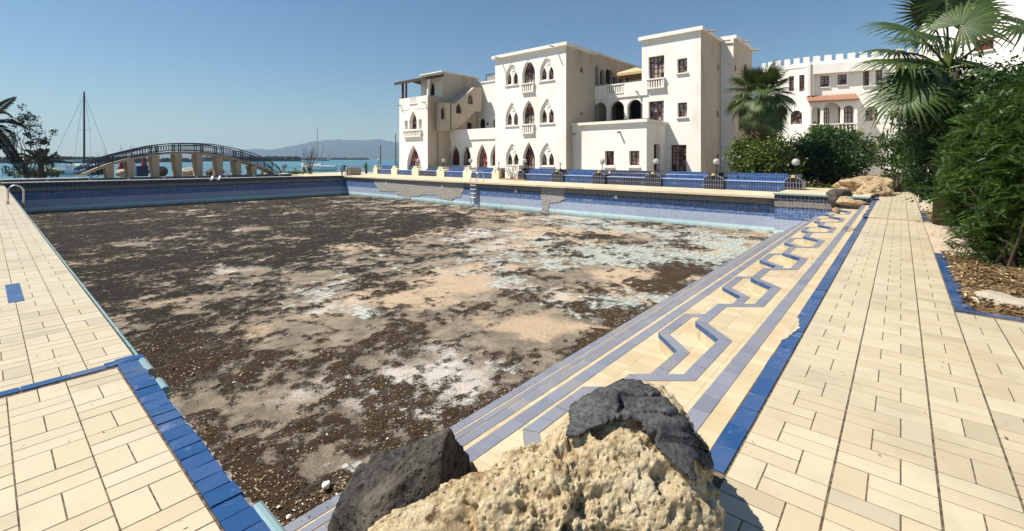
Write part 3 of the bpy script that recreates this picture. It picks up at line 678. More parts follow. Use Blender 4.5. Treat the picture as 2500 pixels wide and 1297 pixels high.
def pedestal(wd, m, trim, cream):
    t = thing('bench_pedestal', None, 'pedestal')
    h = wd / 2; nk = h * .50; prof = [(-h, 0), (h, 0), (h, .50)]
    for i in range(1, 7): a = i / 6 * math.pi / 2; prof.append((h - (h - nk) * math.sin(a), .50 + .20 * (1 - math.cos(a)) if False else .50 + .20 * math.sin(a) ** 1.0 * (1 - .0)))
    prof = [(-h, 0), (h, 0), (h, .50)] + [(nk + (h - nk) * math.cos(a), .50 + .19 * math.sin(a)) for a in np.linspace(.25, math.pi / 2, 5)] + [(nk, .82), (-nk, .82)] + [(-nk - (h - nk) * math.cos(a), .50 + .19 * math.sin(a)) for a in np.linspace(math.pi / 2, .25, 5)] + [(-h, .50)]
    b = MB(); n = len(prof); x0, x1 = -.12, .66
    tri = tessellate_polygon([[Vector((y, z, 0)) for y, z in prof]])
    b.add([(x0, y, z) for y, z in prof], [f for f in tri]); b.add([(x1, y, z) for y, z in prof], tri)
    for i in range(n): j = (i + 1) % n; b.face([(x0, *prof[i]), (x0, *prof[j]), (x1, *prof[j]), (x1, *prof[i])])
    b.build('body', m, t)
    b = MB(); b.box((x0 - .02, -nk - .03, .82), (x1 + .0, nk + .03, .87)); b.build('cap', trim, t)
    b = MB(); b.box((x0 - .012, -.035, .52), (x0 + .01, .035, .74)); b.build('niche', DARK, t)
    if not cream:
        b = MB(); b.tube([(x0 - .01, y, z) for y, z in prof[2:-1]], .011, 6); b.build('edge_trim', SEAT_EDGE, t)
        b = MB(); b.box((x0 - .03, -.075, .70), (x0 - .012, .075, .83)); b.box((x0 - .05, -.04, .735), (x0 - .012, .04, .80)); b.build('ornament', YELLOW, t)
    return t
def lamp(globe=True, clear=True):
    t = thing('globe_lamp', None, 'lamp')
    b = MB(); b.lathe((0, 0, 0), [(.0, 0), (.075, 0), (.075, .025), (.022, .05), (.022, .36), (.05, .375), (.085, .40), (.085, .43), (0, .43)], 12); b.build('pole', BLACK, t)
    if globe: b = MB(); b.ball((0, 0, .57), .172, None, 24, 16); b.build('globe', GLOBE, t, True)
    return t
CREAMP = [(913, 923), (957, 972), (1007, 1024.5), (1068, 1087), (1132.5, 1153), (1203.5, 1220)]
DARKP = [(1267, 1282), (1348.5, 1376.5), (1449, 1480), (1577, 1616), (1720, 1768), (1917, 1960)]
spans = []; order = ['first', 'second', 'third', 'fourth', 'fifth', 'sixth']
lampset = {0: 1, 1: 0, 2: 1, 3: 1, 4: 1, 5: 0, 6: 1, 7: 0, 8: 1, 9: 1, 10: 1, 11: 1}
lamp_lab = {0: 'white globe lamp standing against the sea, on the cream pedestal nearest the water', 2: 'white globe lamp in front of the arched door of the left tower', 3: 'white globe lamp in front of the shaded side wall of the left tower',
            4: 'white globe lamp in front of the second brown arched window', 6: 'white globe lamp in front of the arched door of the tall white block', 8: 'globe lamp with a faint glass ball against the low white annex', 9: 'clear globe lamp in front of the narrow side door of the annex', 10: 'clear globe lamp against the shaded side of the square tower', 11: 'large clear globe lamp against the dark bush at the right end of the benches',
            1: 'lamp post without its globe beside the left corner of the white tower', 5: 'bare lamp post without globe on the cream pedestal by the lattice', 7: 'bare lamp post without globe at the right corner of the tall white block'}
for i, (x0, x1) in enumerate(CREAMP + DARKP):
    cream = i < 6; s0, s1 = bline(x1), bline(x0)
    if i == 0: s1 = s0 + .8
    wd = min(1.05, max(.6, s1 - s0)); mid = (s0 + s1) / 2
    t = pedestal(wd, CREAM_PAINT if cream else PED_DARK, TRIM if cream else PED_DARK, cream); place(t, mid)
    tag(t, ('cream painted pedestal with rounded shoulders, %s from the sea' % order[i]) if cream else ('navy tiled pedestal with a flower ornament, %s right of the white planter wall' % order[i - 6]), group='cream pedestals between the benches' if cream else 'navy pedestals between the benches')
    if cream: # dark gap under a pale bracket beside the pedestal neck
        b = MB(); b.box((.02, -wd / 2 - .30, .74), (.5, -wd / 2 + .1, .80)); b.build('bracket', TRIM, t).location = (0, 0, 0)
    l = lamp(bool(lampset[i])); place(l, mid - .02, .25, .87); tag(l, lamp_lab[i], group='globe lamps on the bench pedestals')
    spans.append((s0, s1))
bl = ['blue tiled bench nearest the sea', 'short blue tiled bench in front of the left tower door', 'dark navy tiled bench in front of the shaded tower wall', 'blue tiled bench in front of the brown arched windows', 'blue tiled bench behind the pool ladder', None,
      'blue tiled bench in front of the tall white block', 'blue tiled bench at the left end of the low annex', 'dark navy tiled bench in front of the two small annex windows', 'blue tiled bench in front of the big glazed door', 'long blue tiled bench in front of the green bushes']
for i in range(11):
    if i == 5: continue
    a, c = spans[i + 1][1], spans[i][0]
    if c - a < .5: continue
    t = bench(c - a - .02, BENCH_DARK if i in (2, 8) else BENCH_BLUE); place(t, (a + c) / 2); tag(t, bl[i], group='tiled benches along the pool')
# white planter wall and lattice between the cream and navy rows
t = thing('planter_wall', 'white block planter wall with a scraggly climber in front of the tall white block', 'planter'); s0, s1 = bline(1265), bline(1231); wd = s1 - s0
b = MB(); b.box((.1, -wd / 2, 0), (.7, wd / 2, 1.05)); b.box((.06, -wd / 2 - .03, 1.05), (.74, wd / 2 + .03, 1.12)); b.build('wall', PLASTER, t)
b = MB(); b.box((-.25, -wd / 2 - .9, 0), (.1, wd / 2 + .2, .10)); b.build('kerb', TERRA, t); place(t, (s0 + s1) / 2)
t = thing('lattice_screen', 'small dark lattice screen beside the last cream pedestal', 'screen'); b = MB()
for i in range(6): b.bar((.2, -.28 + i * .11, 0), (.2, -.28 + i * .11, .88), .03); b.bar((.22, -.3, .04 + i * .16), (.22, .3, .04 + i * .16), .03)
b.build('slats', BLACK, t); b = MB(); b.box((.3, -.3, 0), (.34, .3, .86)); b.build('backing', GREYWOOD, t); place(t, bline(1225.5))

# ladder, grab rail, handles
def wall_pt(px, z): p = on_wall(px, 420); return Vector((p.x, p.y, z))
c0 = wall_pt(1160, 0); t = thing('pool_ladder', 'steel pool ladder with curved handrails on the sunlit wall', 'ladder', (c0.x, c0.y, 0))
for k, dy in enumerate((.26, -.26)):
    b = MB(); pts = [(c0.x + .55, c0.y + dy, 0), (c0.x + .55, c0.y + dy, .45)]
    pts += [(c0.x + .20 + .35 * math.cos(a), c0.y + dy, .45 + .32 * math.sin(a)) for a in np.linspace(.3, math.pi - .1, 9)] + [(c0.x - .17, c0.y + dy, .3), (c0.x - .17, c0.y + dy, -1.35), (c0.x - .08, c0.y + dy, -1.5)]
    b.tube(pts, .024, 8); b.build('handrail', STEEL, t, True)
for z in (-.22, -.50, -.78, -1.06): b = MB(); b.box((c0.x - .25, c0.y - .25, z - .02), (c0.x - .09, c0.y + .25, z + .02)); b.build('tread', WHITE, t)
g0 = P(19, 499); t = thing('grab_rail', 'bent steel grab rail on the edge of the left deck', 'grab rail', g0)
b = MB(); x0 = g0.x; y0 = g0.y; pts = [(x0, y0, 0), (x0, y0, .40)] + [(x0 + .19 - .19 * math.cos(a), y0, .42 + .24 * math.sin(a)) for a in np.linspace(.2, math.pi - .2, 10)] + [(x0 + .38, y0, .40), (x0 + .38, y0, .1), (x0 + .37, y0 - .02, -.6)]
b.tube(pts, .03, 10); b.build('rail', STEEL, t, True)
b = MB(); b.lathe((x0, y0, 0), [(.07, .0), (.07, .02), (.03, .03)], 12); b.build('flange', STEEL, t)
for px, lb in ((518, 'white curved rail on the shaded far wall, the one nearer the grab rail'), (536, 'white curved rail on the shaded far wall, the one nearer the benches')):
    r = ray(px, 435); f = (FW1[1] - FW0[1]) / (FW1[0] - FW0[0]); tt = (FW0[1] - f * FW0[0]) / (r[1] - f * r[0]); q = Vector((r[0] * tt, r[1] * tt, .18))
    t = thing('curved_rail', lb, 'rail', q, 'white curved rails on the pool edge'); b = MB()
    b.tube([q + Vector((.05, .2, 0)), q + Vector((.05, .1, .05)), q + Vector((.02, -.1, .03)), q + Vector((-.02, -.16, -.12)), q + Vector((-.16, -.18, -.22))], .07, 10); b.build('bar', WHITE, t, True)

# ------------------------------------------------------------------ buildings
class Face:
    # an upright wall plane: o is a point, h the direction of growing s, inward points away from the viewer
    def __init__(s, o, h):
        s.o = Vector((*o, 0)); s.h = Vector((*h, 0)).normalized(); s.i = Vector((-s.h.y, s.h.x, 0))
        if s.i.dot(s.o) < 0: s.i = -s.i
    def px(s, px, py):
        r = ray(px, py); t = s.i.dot(s.o) / (s.i.x * r[0] + s.i.y * r[1]); p = Vector((r[0] * t, r[1] * t, 0)); return (p - s.o).dot(s.h), H + r[2] * t
    def pt(s, a, z, d=0.): p = s.o + s.h * a + s.i * d; return Vector((p.x, p.y, z))
def FU(u): return Face((u, 0), (0, 1))
def FV(v): return Face((0, v), (1, 0))
def outline(s0, s1, z0, z1, kind='rect', spring=None):
    if s0 > s1: s0, s1 = s1, s0
    c = (s0 + s1) / 2; h = (s1 - s0) / 2
    if kind == 'rect': return [(s0, z0), (s1, z0), (s1, z1), (s0, z1)]
    if kind == 'round':
        zs = z1 - h if spring is None else spring; hh = z1 - zs
        return [(s0, z0), (s1, z0)] + [(c + h * math.cos(a), zs + hh * math.sin(a)) for a in np.linspace(0, math.pi, 17)]
    zs = z1 - min((z1 - z0) * .62, h * 2.3) if spring is None else spring; hh = z1 - zs; n = 9
    f = lambda t: (1 - t ** 1.75)            # bulging pointed arch
    right = [(c + h * f(t), zs + hh * t ** .98) for t in np.linspace(0, 1, n)]
    return [(s0, z0), (s1, z0)] + right + [(2 * c - x, z) for x, z in right[-2::-1]]
def opx(f, x0, x1, yt, yb, kind='rect', base=None, spring=None):
    xm = (x0 + x1) / 2; s0 = f.px(x0, yt)[0]; s1 = f.px(x1, yt)[0]; return outline(s0, s1, f.px(xm, yb)[1] if base is None else base, f.px(xm, yt)[1], kind, None if spring is None else f.px(xm, spring)[1])
def wall(b, f, outer, holes=(), depth=.3, d0=0., k=None):
    loops = [[Vector((x, z, 0)) for x, z in l] for l in [outer] + list(holes)]; pts = [p for l in loops for p in l]
    b.add([f.pt(p.x, p.y, d0) for p in pts], tessellate_polygon(loops), k)
    for l in holes:
        for i in range(len(l)):
            p, q = l[i], l[(i + 1) % len(l)]; b.face([f.pt(*p, d0), f.pt(*q, d0), f.pt(*q, d0 + depth), f.pt(*p, d0 + depth)], k)
def rect(s0, s1, z0, z1): return [(s0, z0), (s1, z0), (s1, z1), (s0, z1)]
def span_at_z(l, z):
    xs = []
    for p, q in zip(l, l[1:] + l[:1]):
        if (p[1] - z) * (q[1] - z) < 0: xs.append(p[0] + (q[0] - p[0]) * (z - p[1]) / (q[1] - p[1]))
    return (min(xs), max(xs)) if len(xs) > 1 else None
def top_at_s(l, s):
    zs = [p[1] + (q[1] - p[1]) * (s - p[0]) / (q[0] - p[0]) for p, q in zip(l, l[1:] + l[:1]) if (p[0] - s) * (q[0] - s) < 0]
    return max(zs) if zs else None
def fbar(b, f, s0, s1, z0, z1, d0, d1, k=None):
    c = [f.pt(s, z, d) for d in (d0, d1) for s, z in ((s0, z0), (s1, z0), (s1, z1), (s0, z1))]
    b.add(c, [(0, 1, 2, 3), (4, 7, 6, 5), (0, 4, 5, 1), (1, 5, 6, 2), (2, 6, 7, 3), (3, 7, 4, 0)], k)
def window(parent, f, l, d, cols=2, rows=3, m=None, glass=None, t=.07, fan=False, planks=False, name='window'):
    m = m or WOOD; b = MB(); n = len(l); cx = sum(p[0] for p in l) / n; zmin = min(p[1] for p in l); zmax = max(p[1] for p in l); smin = min(p[0] for p in l); smax = max(p[0] for p in l)
    cz = (zmin + zmax) / 2; kx = 1 - 2 * t / (smax - smin); kz = 1 - 2 * t / (zmax - zmin); inn = [((p[0] - (smin + smax) / 2) * kx + (smin + smax) / 2, (p[1] - cz) * kz + cz) for p in l]
    for i in range(n):
        j = (i + 1) % n; b.face([f.pt(*l[i], d), f.pt(*l[j], d), f.pt(*inn[j], d), f.pt(*inn[i], d)]); b.face([f.pt(*inn[i], d), f.pt(*inn[j], d), f.pt(*inn[j], d + .06), f.pt(*inn[i], d + .06)])
    zt = zmax - t; hw = t * .42
    if planks:
        s = smin + t
        while s < smax - t:
            a = top_at_s(inn, s + .03); 
            if a: fbar(b, f, s, s + .085, zmin + t, a, d + .02, d + .05)
            s += .10
    else:
        ztr = None
        if fan or (zmax - zmin) > 1.6 * (smax - smin):
            ztr = zmin + (zmax - zmin) * (.56 if fan else .78); sp = span_at_z(inn, ztr)
            if sp: fbar(b, f, sp[0], sp[1], ztr - hw * 1.4, ztr + hw * 1.4, d + .0, d + .055)
        for c in range(1, cols):
            s = smin + (smax - smin) * c / cols; a = top_at_s(inn, s + 1e-4); w_ = hw * (1.5 if c * 2 == cols else .8)
            if a: fbar(b, f, s - w_, s + w_, zmin + t * .9, ztr if (fan and ztr) else a, d + .004, d + .05)
        zr = ztr if ztr else zt
        for r in range(1, rows):
            z = zmin + (zr - zmin) * r / rows; sp = span_at_z(inn, z)
            if sp: fbar(b, f, sp[0], sp[1], z - hw * .6, z + hw * .6, d + .01, d + .045)
        if fan and ztr:
            c = ((smin + smax) / 2, ztr); rr = (smax - smin) * .22
            for a in (.5, 1.05, math.pi / 2, math.pi - 1.05, math.pi - .5):
                dx, dz = math.cos(a), math.sin(a); k = 0
                for k in np.linspace(.05, 3, 120):
                    sp = span_at_z(inn, c[1] + dz * k)
                    if not sp or not (sp[0] < c[0] + dx * k < sp[1]): break
                p, q = f.pt(c[0] + dx * rr * .4, c[1] + dz * rr * .4, d + .03), f.pt(c[0] + dx * k, c[1] + dz * k, d + .03); b.bar(p, q, .045, .035)
            b.add([f.pt(c[0] + rr * math.cos(a), c[1] + rr * .8 * math.sin(a), d + .012) for a in np.linspace(0, math.pi, 9)], [tuple(range(9))], 1)
    fr = b.build(name, [m, WOODRED], parent); p = MB(); p.add([f.pt(*q, d + .052) for q in l], tessellate_polygon([[Vector((x, z, 0)) for x, z in l]])); p.build('pane', glass or GLASS, fr); return fr
def sill(parent, f, s0, s1, z, out=.12, h=.09):
    b = MB(); fbar(b, f, min(s0, s1) - .08, max(s0, s1) + .08, z - h, z, -out, .02); b.build('sill', TRIM, parent)
def balustrade(parent, f, s0, s1, z0, z1, n, out=.16, back=True, m=None, turned=False):
    m = m or TRIM; b = MB(); s0, s1 = min(s0, s1), max(s0, s1); fbar(b, f, s0 - .04, s1 + .04, z1 - .10, z1, -out - .04, .02); fbar(b, f, s0 - .02, s1 + .02, z0, z0 + .09, -out - .03, .02)
    fbar(b, f, s0, s0 + .10, z0 + .09, z1 - .10, -out, .02); fbar(b, f, s1 - .10, s1, z0 + .09, z1 - .10, -out, .02)
    for i in range(n):
        s = s0 + .1 + (s1 - s0 - .2) * (i + .5) / n; w_ = (s1 - s0 - .2) / n * .27
        if turned: b.lathe(f.pt(s, z0 + .09, -out + .06), [(.05, 0), (.085, (z1 - z0) * .25), (.04, (z1 - z0) * .6), (.06, z1 - z0 - .19)], 8)
        else: fbar(b, f, s - w_, s + w_, z0 + .09, z1 - .10, -out + .02, -out + .10)
    bo = b.build('balustrade', m, parent)
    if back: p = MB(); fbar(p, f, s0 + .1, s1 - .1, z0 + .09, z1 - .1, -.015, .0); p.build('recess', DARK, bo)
def spout(parent, f, s, z, L=.55, r=.055):
    b = MB(); b.tube([f.pt(s, z + .05, .0), f.pt(s, z, -L)], r, 8); b.build('spout', CONCRETE, parent)
def slab(b, x0, x1, y0, y1, z0, z1, k=None): b.box((min(x0, x1), min(y0, y1), z0), (max(x0, x1), max(y0, y1), z1), k)

hotel = thing('hotel_building', 'large white Moorish style building with pointed arch windows and square towers beside the pool', 'building', (34, 22, 0))
# --- tall block in the middle
UM = 29.2; M_ = FU(UM); ml = M_.px(1209, 200)[0]; mr = M_.px(1382, 200)[0]; mt = M_.px(1382, 104)[1]; MS = FV(mr); UB = 33.6
holes = []; wins = []
bif = []
for (x0, x1, yt, yb, lights) in [(1234.3, 1264.2, 152.9, 208, [(1235.4, 1246, 177), (1250.5, 1262, 174.5)]), (1317.3, 1352, 137, 196.8, [(1318.8, 1332, 163.4), (1336.5, 1349.5, 160.8)]),
        (1234.4, 1265, 249.7, 307.3, [(1235.4, 1247, 274), (1251, 1262.3, 273)]), (1317.7, 1352.7, 240, 301.8, [(1319, 1333, 266.4), (1337, 1350, 264.7)]),
        (1235, 1265.5, 349.7, 405, [(1236, 1248, 374), (1251.5, 1263, 373)]), (1317.5, 1352.7, 348, 406, [(1319, 1333, 373), (1337, 1350, 373)])]:
    l = opx(M_, x0, x1, yt, yb, 'point'); holes.append(l); bif.append((l, [opx(M_, a, c, y, yb - 2.2, 'point') for a, c, y in lights], (x0 + x1) / 2 + 1, yt + 16))
cen = []
for x0, x1, yt, yb, g0 in ((1274.7, 1306, 143.7, 202.7, None), (1275.7, 1304.8, 244.4, 302.5, None), (1276, 1306, 347, 0, 0.05)):
    l = opx(M_, x0, x1, yt, yb, 'point', g0); holes.append(l); cen.append((l, x0, x1))
b = MB(); wall(b, M_, rect(mr, ml, 0, mt - .25), holes, .14)
for l, x0, x1 in cen:
    n = len(l)
    for i in range(n): p, q = l[i], l[(i + 1) % n]; b.face([M_.pt(*p, .14), M_.pt(*q, .14), M_.pt(*q, .42), M_.pt(*p, .42)])
b.build('front_wall', PLASTER, hotel)
for l, x0, x1 in cen: window(hotel, M_, l, .34, 4, 3, fan=True, t=.05, name='window')
for l, ls, xr, yr in bif:
    t = MB(); wall(t, M_, l, ls, .17, .135); tp = t.build('tracery', PLASTER, hotel)
    s, z = M_.px(xr, yr); t = MB(); t.tube([M_.pt(s + .165 * math.cos(a), z + .165 * math.sin(a), .11) for a in np.linspace(0, 2 * math.pi, 19)], .03, 6, cap=False); t.build('roundel', PLASTER, tp)
    zc = ls[0][0][1]; a = (max(p[0] for p in ls[1]) + min(p[0] for p in ls[0])) / 2; t = MB(); t.lathe(M_.pt(a, zc, .17), [(.06, 0), (.045, .06), (.04, .75), (.07, .88), (.07, .92)], 10); t.build('colonnette', PLASTER, tp)
    for q in ls: window(hotel, M_, q, .29, 2, 4, t=.03)
    sill(hotel, M_, min(p[0] for p in l), max(p[0] for p in l), l[0][1] + .02, .10)
for (x0, x1, y0, y1) in ((1275.4, 1304.5, 203.5, 226.5), (1276, 1304.5, 303.5, 327)): balustrade(hotel, M_, M_.px(x0, y0)[0], M_.px(x1, y0)[0], M_.px(1290, y1)[1], M_.px(1290, y0)[1], 5)
# side wall of the block with the upper arcade behind
ue = MS.px(1567, 165)[0]
sh_ = []; side_open = []
for x0, x1, yt, yb in ((1453.5, 1463, 160, 208), (1466, 1476.7, 169, 207), (1479.8, 1497, 166, 205), (1499.5, 1509, 179, 203), (1512, 1522, 186, 203)): side_open.append(opx(MS, x0, x1, yt, yb, 'round'))
sq = opx(MS, 1416.5, 1423, 165.5, 177.5); vent = outline(*[MS.px(x, 277)[0] for x in (1417.3, 1422.7)], MS.px(1420, 280.5)[1], MS.px(1420, 273.5)[1], 'round')
b = MB(); wall(b, MS, rect(UM, UB, 0, mt - .25), [sq, vent], .25); zb = MS.px(1452, 130)[1]
wall(b, MS, rect(UB, ue + 3, MS.px(1455, 208)[1] - .4, zb), side_open, .3, .04); b.build('side_wall', PLASTER_STAIN_SHADE, hotel)
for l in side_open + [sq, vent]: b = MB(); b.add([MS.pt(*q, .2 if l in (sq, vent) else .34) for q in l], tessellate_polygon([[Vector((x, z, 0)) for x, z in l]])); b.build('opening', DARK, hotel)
b = MB(); slab(b, UM - .28, UB + .1, mr - .22, ml + .2, mt - .25, mt); slab(b, UB + .1, ue + 3.2, mr - .12, mr + .4, zb, zb + .14); b.build('cornice', TRIM, hotel)
b = MB(); slab(b, UM + .02, UB + 6, mr + .05, ml, mt - 1.0, mt - .28); b.build('roof', TRIM, hotel)
for x, y in ((1222, 142), (1356, 114.5)): spout(hotel, M_, M_.px(x, y)[0], M_.px(x, y)[1] - .05, .75, .05)
# --- terrace and arcade between the block and the square tower
FT = FU(UB); s15 = FT.px(1567, 200)[0]; s17 = FT.px(1711, 200)[0]
zt_par = FT.px(1570, 198)[1]; zled = FT.px(1570, 233)[1]
ar = [opx(FT, 1448.3, 1480.4, 250.5, 296, 'round'), opx(FT, 1488.4, 1523.6, 246.8, 296, 'round'), opx(FT, 1531, 1567.4, 243, 296, 'round')]
zfl = ar[0][0][1]
b = MB(); wall(b, FT, rect(s15 - .05, mr, 2.5, zled), ar, .35)
bx0, bx1 = FT.px(1523, 215)[0], FT.px(1481, 215)[0]
wall(b, FT, rect(s15 - .5, mr, zled, zt_par), [rect(bx0, bx1, FT.px(1500, 229)[1], FT.px(1500, 209)[1])], .15, -.10)
b.face([FT.pt(s15 - .5, zled, -.10), FT.pt(mr, zled, -.10), FT.pt(mr, zled, .1), FT.pt(s15 - .5, zled, .1)]); b.face([FT.pt(s15 - .5, zt_par, -.10), FT.pt(mr, zt_par, -.10), FT.pt(mr, zt_par, .1), FT.pt(s15 - .5, zt_par, .1)])
b.build('arcade_wall', PLASTER, hotel)
for i, x in enumerate((1484.4, 1527.3)):
    s, _ = FT.px(x, 280); zs = ar[i + 1][0][1]; b = MB(); zsp = FT.px(x, 268)[1]; b.lathe(FT.pt(s, zs - .1, .18), [(.15, 0), (.15, .15), (.12, .2), (.11, zsp - zs - .1), (.17, zsp - zs + .06), (.17, zsp - zs + .1)], 12); b.build('column', TRIM, hotel)
balustrade(hotel, FT, bx0, bx1, FT.px(1500, 229)[1] - .05, FT.px(1500, 209)[1] + .1, 7, .12, False)
b = MB(); slab(b, UB - .0, UB + 7, s15 - .6, mr, zfl - .2, zfl); slab(b, UB + .2, UB + 9, s15 - .6, mr, zled + .0, zled + .12); b.build('terrace_floor', CONCRETE, hotel)
LB = FU(UB + 3.6); lo = []
for c_ in (16.2, 17.7, 19.2): lo.append(outline(c_ - .48, c_ + .48, zfl, zfl + 2.1, 'round'))
b = MB(); wall(b, LB, rect(s15 - .6, mr + .2, zfl, zled), lo, .3); LB2 = FV(mr - .02); b.face([(UB + .01, mr - .03, zfl), (UB + 3.6, mr - .03, zfl), (UB + 3.6, mr - .03, zled), (UB + .01, mr - .03, zled)]); b.build('loggia_wall', PLASTER_STAIN_SHADE, hotel)
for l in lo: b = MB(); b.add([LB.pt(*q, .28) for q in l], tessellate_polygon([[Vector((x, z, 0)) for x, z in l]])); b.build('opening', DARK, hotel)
for px, py in ((1449, 235), (1557, 225)): spout(hotel, FT, FT.px(px, py)[0], FT.px(px, py)[1], .35, .07)
# --- low annex
UA = 30.08; FA = FU(UA); va = FV(0); ar_s = FT.px(1627, 300)[0]; zA = FA.px(1579, 291)[1]; SAx = FV(ar_s)
wa = [opx(FA, 1476.6, 1498.8, 368.8, 404), opx(FA, 1536, 1561, 368.6, 404)]; dA = opx(SAx, 1596.5, 1612, 352, 400, 'rect', .05)
b = MB(); wall(b, FA, rect(ar_s, mr, 0, zA - .2), wa, .28); wall(b, SAx, rect(UA, UB, 0, zA - .2), [dA], .4); b.build('annex_wall', PLASTER, hotel)
b = MB(); slab(b, UA - .22, UA + .25, ar_s - .15, mr, zA - .2, zA); slab(b, UA + .25, UB, ar_s - .15, ar_s + .25, zA - .2, zA); b.build('annex_parapet', TRIM, hotel)
b = MB(); slab(b, UA + .1, UB, ar_s + .1, mr, zA - .9, zA - .8); b.build('annex_roof', CONCRETE, hotel)
for l in wa: window(hotel, FA, l, .26, 2, 3, t=.08); sill(hotel, FA, l[0][0], l[1][0], l[0][1] - .10, .14)
window(hotel, SAx, dA, .32, 1, 1, t=.06, name='door', glass=DARK)
for x, y in ((1405.5, 329.5), (1513.5, 324)): spout(hotel, FA, FA.px(x, y)[0], FA.px(x, y)[1], .38, .075)
# --- square tower
zT = FT.px(1711, 65.5)[1]; l1 = opx(FT, 1583.3, 1621.5, 137, 191); l2 = opx(FT, 1653.4, 1677.7, 142.6, 177.5); l3 = opx(FT, 1583.4, 1620.7, 247, 296); l4 = opx(FT, 1654, 1677.4, 250.5, 285.5); l5 = opx(FT, 1637, 1675.7, 354, 417, 'rect', .08)
b = MB(); wall(b, FT, rect(s17, s15, 0, zT - .28), [l1, l2, l3, l4, l5], .30); b.build('tower_front_wall', PLASTER, hotel)
for l, c, r in ((l1, 4, 4), (l2, 2, 3), (l3, 4, 4), (l4, 2, 3)): window(hotel, FT, l, .28, c, r, t=.07)
window(hotel, FT, l5, .28, 4, 4, t=.09, name='door')
for l in (l2, l4): sill(hotel, FT, l[0][0], l[1][0], l[0][1] - .02, .13)
balustrade(hotel, FT, FT.px(1581, 200)[0], FT.px(1623.5, 200)[0], FT.px(1602, 217)[1], FT.px(1602, 192)[1], 6, .22)
TS = FV(s17); uT = TS.px(1760, 200)[0]; R0 = FU(uT); v9 = R0.px(1790.8, 200)[0]; RS = FV(v9); uR = RS.px(1836, 200)[0]; zR = R0.px(1790.8, 85.5)[1]
sm = [opx(TS, 1751, 1755, 157, 172), opx(TS, 1750, 1754, 271, 286), opx(TS, 1749.5, 1754.5, 376, 395)]; sr = [opx(RS, 1793.6, 1797, 160, 174), opx(RS, 1816, 1825.5, 156, 196, 'round')]
b = MB(); wall(b, TS, rect(UB, uT, 0, zT - .28), sm, .2); wall(b, RS, rect(uT, uR, 0, zR - .28), sr, .3); b.build('tower_side_wall', PLASTER_STAIN_SHADE, hotel)
b = MB(); wall(b, R0, rect(v9, s17 + .5, 0, zR - .28)); b.build('rear_wall', PLASTER, hotel)
for f_, ls in ((TS, sm), (RS, sr)):
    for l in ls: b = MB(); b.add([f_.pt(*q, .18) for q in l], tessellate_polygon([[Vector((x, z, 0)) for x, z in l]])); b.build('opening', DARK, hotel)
b = MB(); slab(b, UB - .25, uT - .0, s17 - .2, s15 + .2, zT - .28, zT); slab(b, uT + .01, uR + .2, v9 - .2, s17 + 3, zR - .28, zR); b.build('tower_cornice', TRIM, hotel)
for f_, x, y in ((TS, 1723, 79), (TS, 1766, 107), (RS, 1808, 103), (RS, 1838, 127)): s, z = f_.px(x, y); spout(hotel, f_, min(s, (uT if f_ is TS else uR) - .15), z, .75, .06)
# --- recessed wing on the left, its terrace and back wall
UW = 30.2; W_ = FU(UW); wl = W_.px(1096, 380)[0]; zW = W_.px(1208, 312)[1]; zWl = W_.px(1208, 339)[1]
aw = [opx(W_, 1099.2, 1122, 354, 404, 'point'), opx(W_, 1126.8, 1149.4, 353.5, 404, 'point'), opx(W_, 1164, 1190, 352, 404, 'point', .06), opx(W_, 1197, 1221, 352, 405, 'point')]
b = MB(); wall(b, W_, rect(ml - .1 if False else ml - 1.5, wl, 0, zWl), aw, .40); wall(b, W_, rect(ml - .02, wl + 1, zWl, zW), [], .2, -.10); b.face([W_.pt(ml, zWl, -.10), W_.pt(wl + 1, zWl, -.10), W_.pt(wl + 1, zWl, .05), W_.pt(ml, zWl, .05)])
b.face([W_.pt(ml, zW, -.10), W_.pt(wl + 1, zW, -.10), W_.pt(wl + 1, zW, .15), W_.pt(ml, zW, .15)]); b.build('wing_wall', PLASTER, hotel)
window(hotel, W_, aw[0], .36, planks=True, t=.06); window(hotel, W_, aw[1], .36, 3, 5, t=.06); window(hotel, W_, aw[2], .36, 4, 4, m=WOODRED, fan=True, t=.07, name='door'); window(hotel, W_, aw[3], .36, planks=True, t=.06)
for l in (aw[0], aw[1]): sill(hotel, W_, l[0][0], l[1][0], l[0][1], .10)
UWB = 34.2; WB = FU(UWB); zWB = WB.px(1208, 199)[1]; vb = 34.0
ob = [opx(WB, 1168.9, 1184.5, 289, 318, 'round'), opx(WB, 1202, 1208.5, 292, 312)]
b = MB(); wall(b, WB, rect(ml - .5, vb + .5, 3.2, zWB), ob, .3); b.build('terrace_back_wall', PLASTER, hotel)
b = MB()
for l in ob: b.add([WB.pt(*q, .28) for q in l], tessellate_polygon([[Vector((x, z, 0)) for x, z in l]]))
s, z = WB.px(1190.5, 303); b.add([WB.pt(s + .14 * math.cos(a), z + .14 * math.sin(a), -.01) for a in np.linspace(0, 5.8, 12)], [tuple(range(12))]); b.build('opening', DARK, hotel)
b = MB(); slab(b, UW, UWB, ml, vb, zW - .95, zW - .85); slab(b, UWB - .08, UWB + 6, ml, vb + .4, zWB, zWB + .16); b.build('terrace_floor', TRIM, hotel)
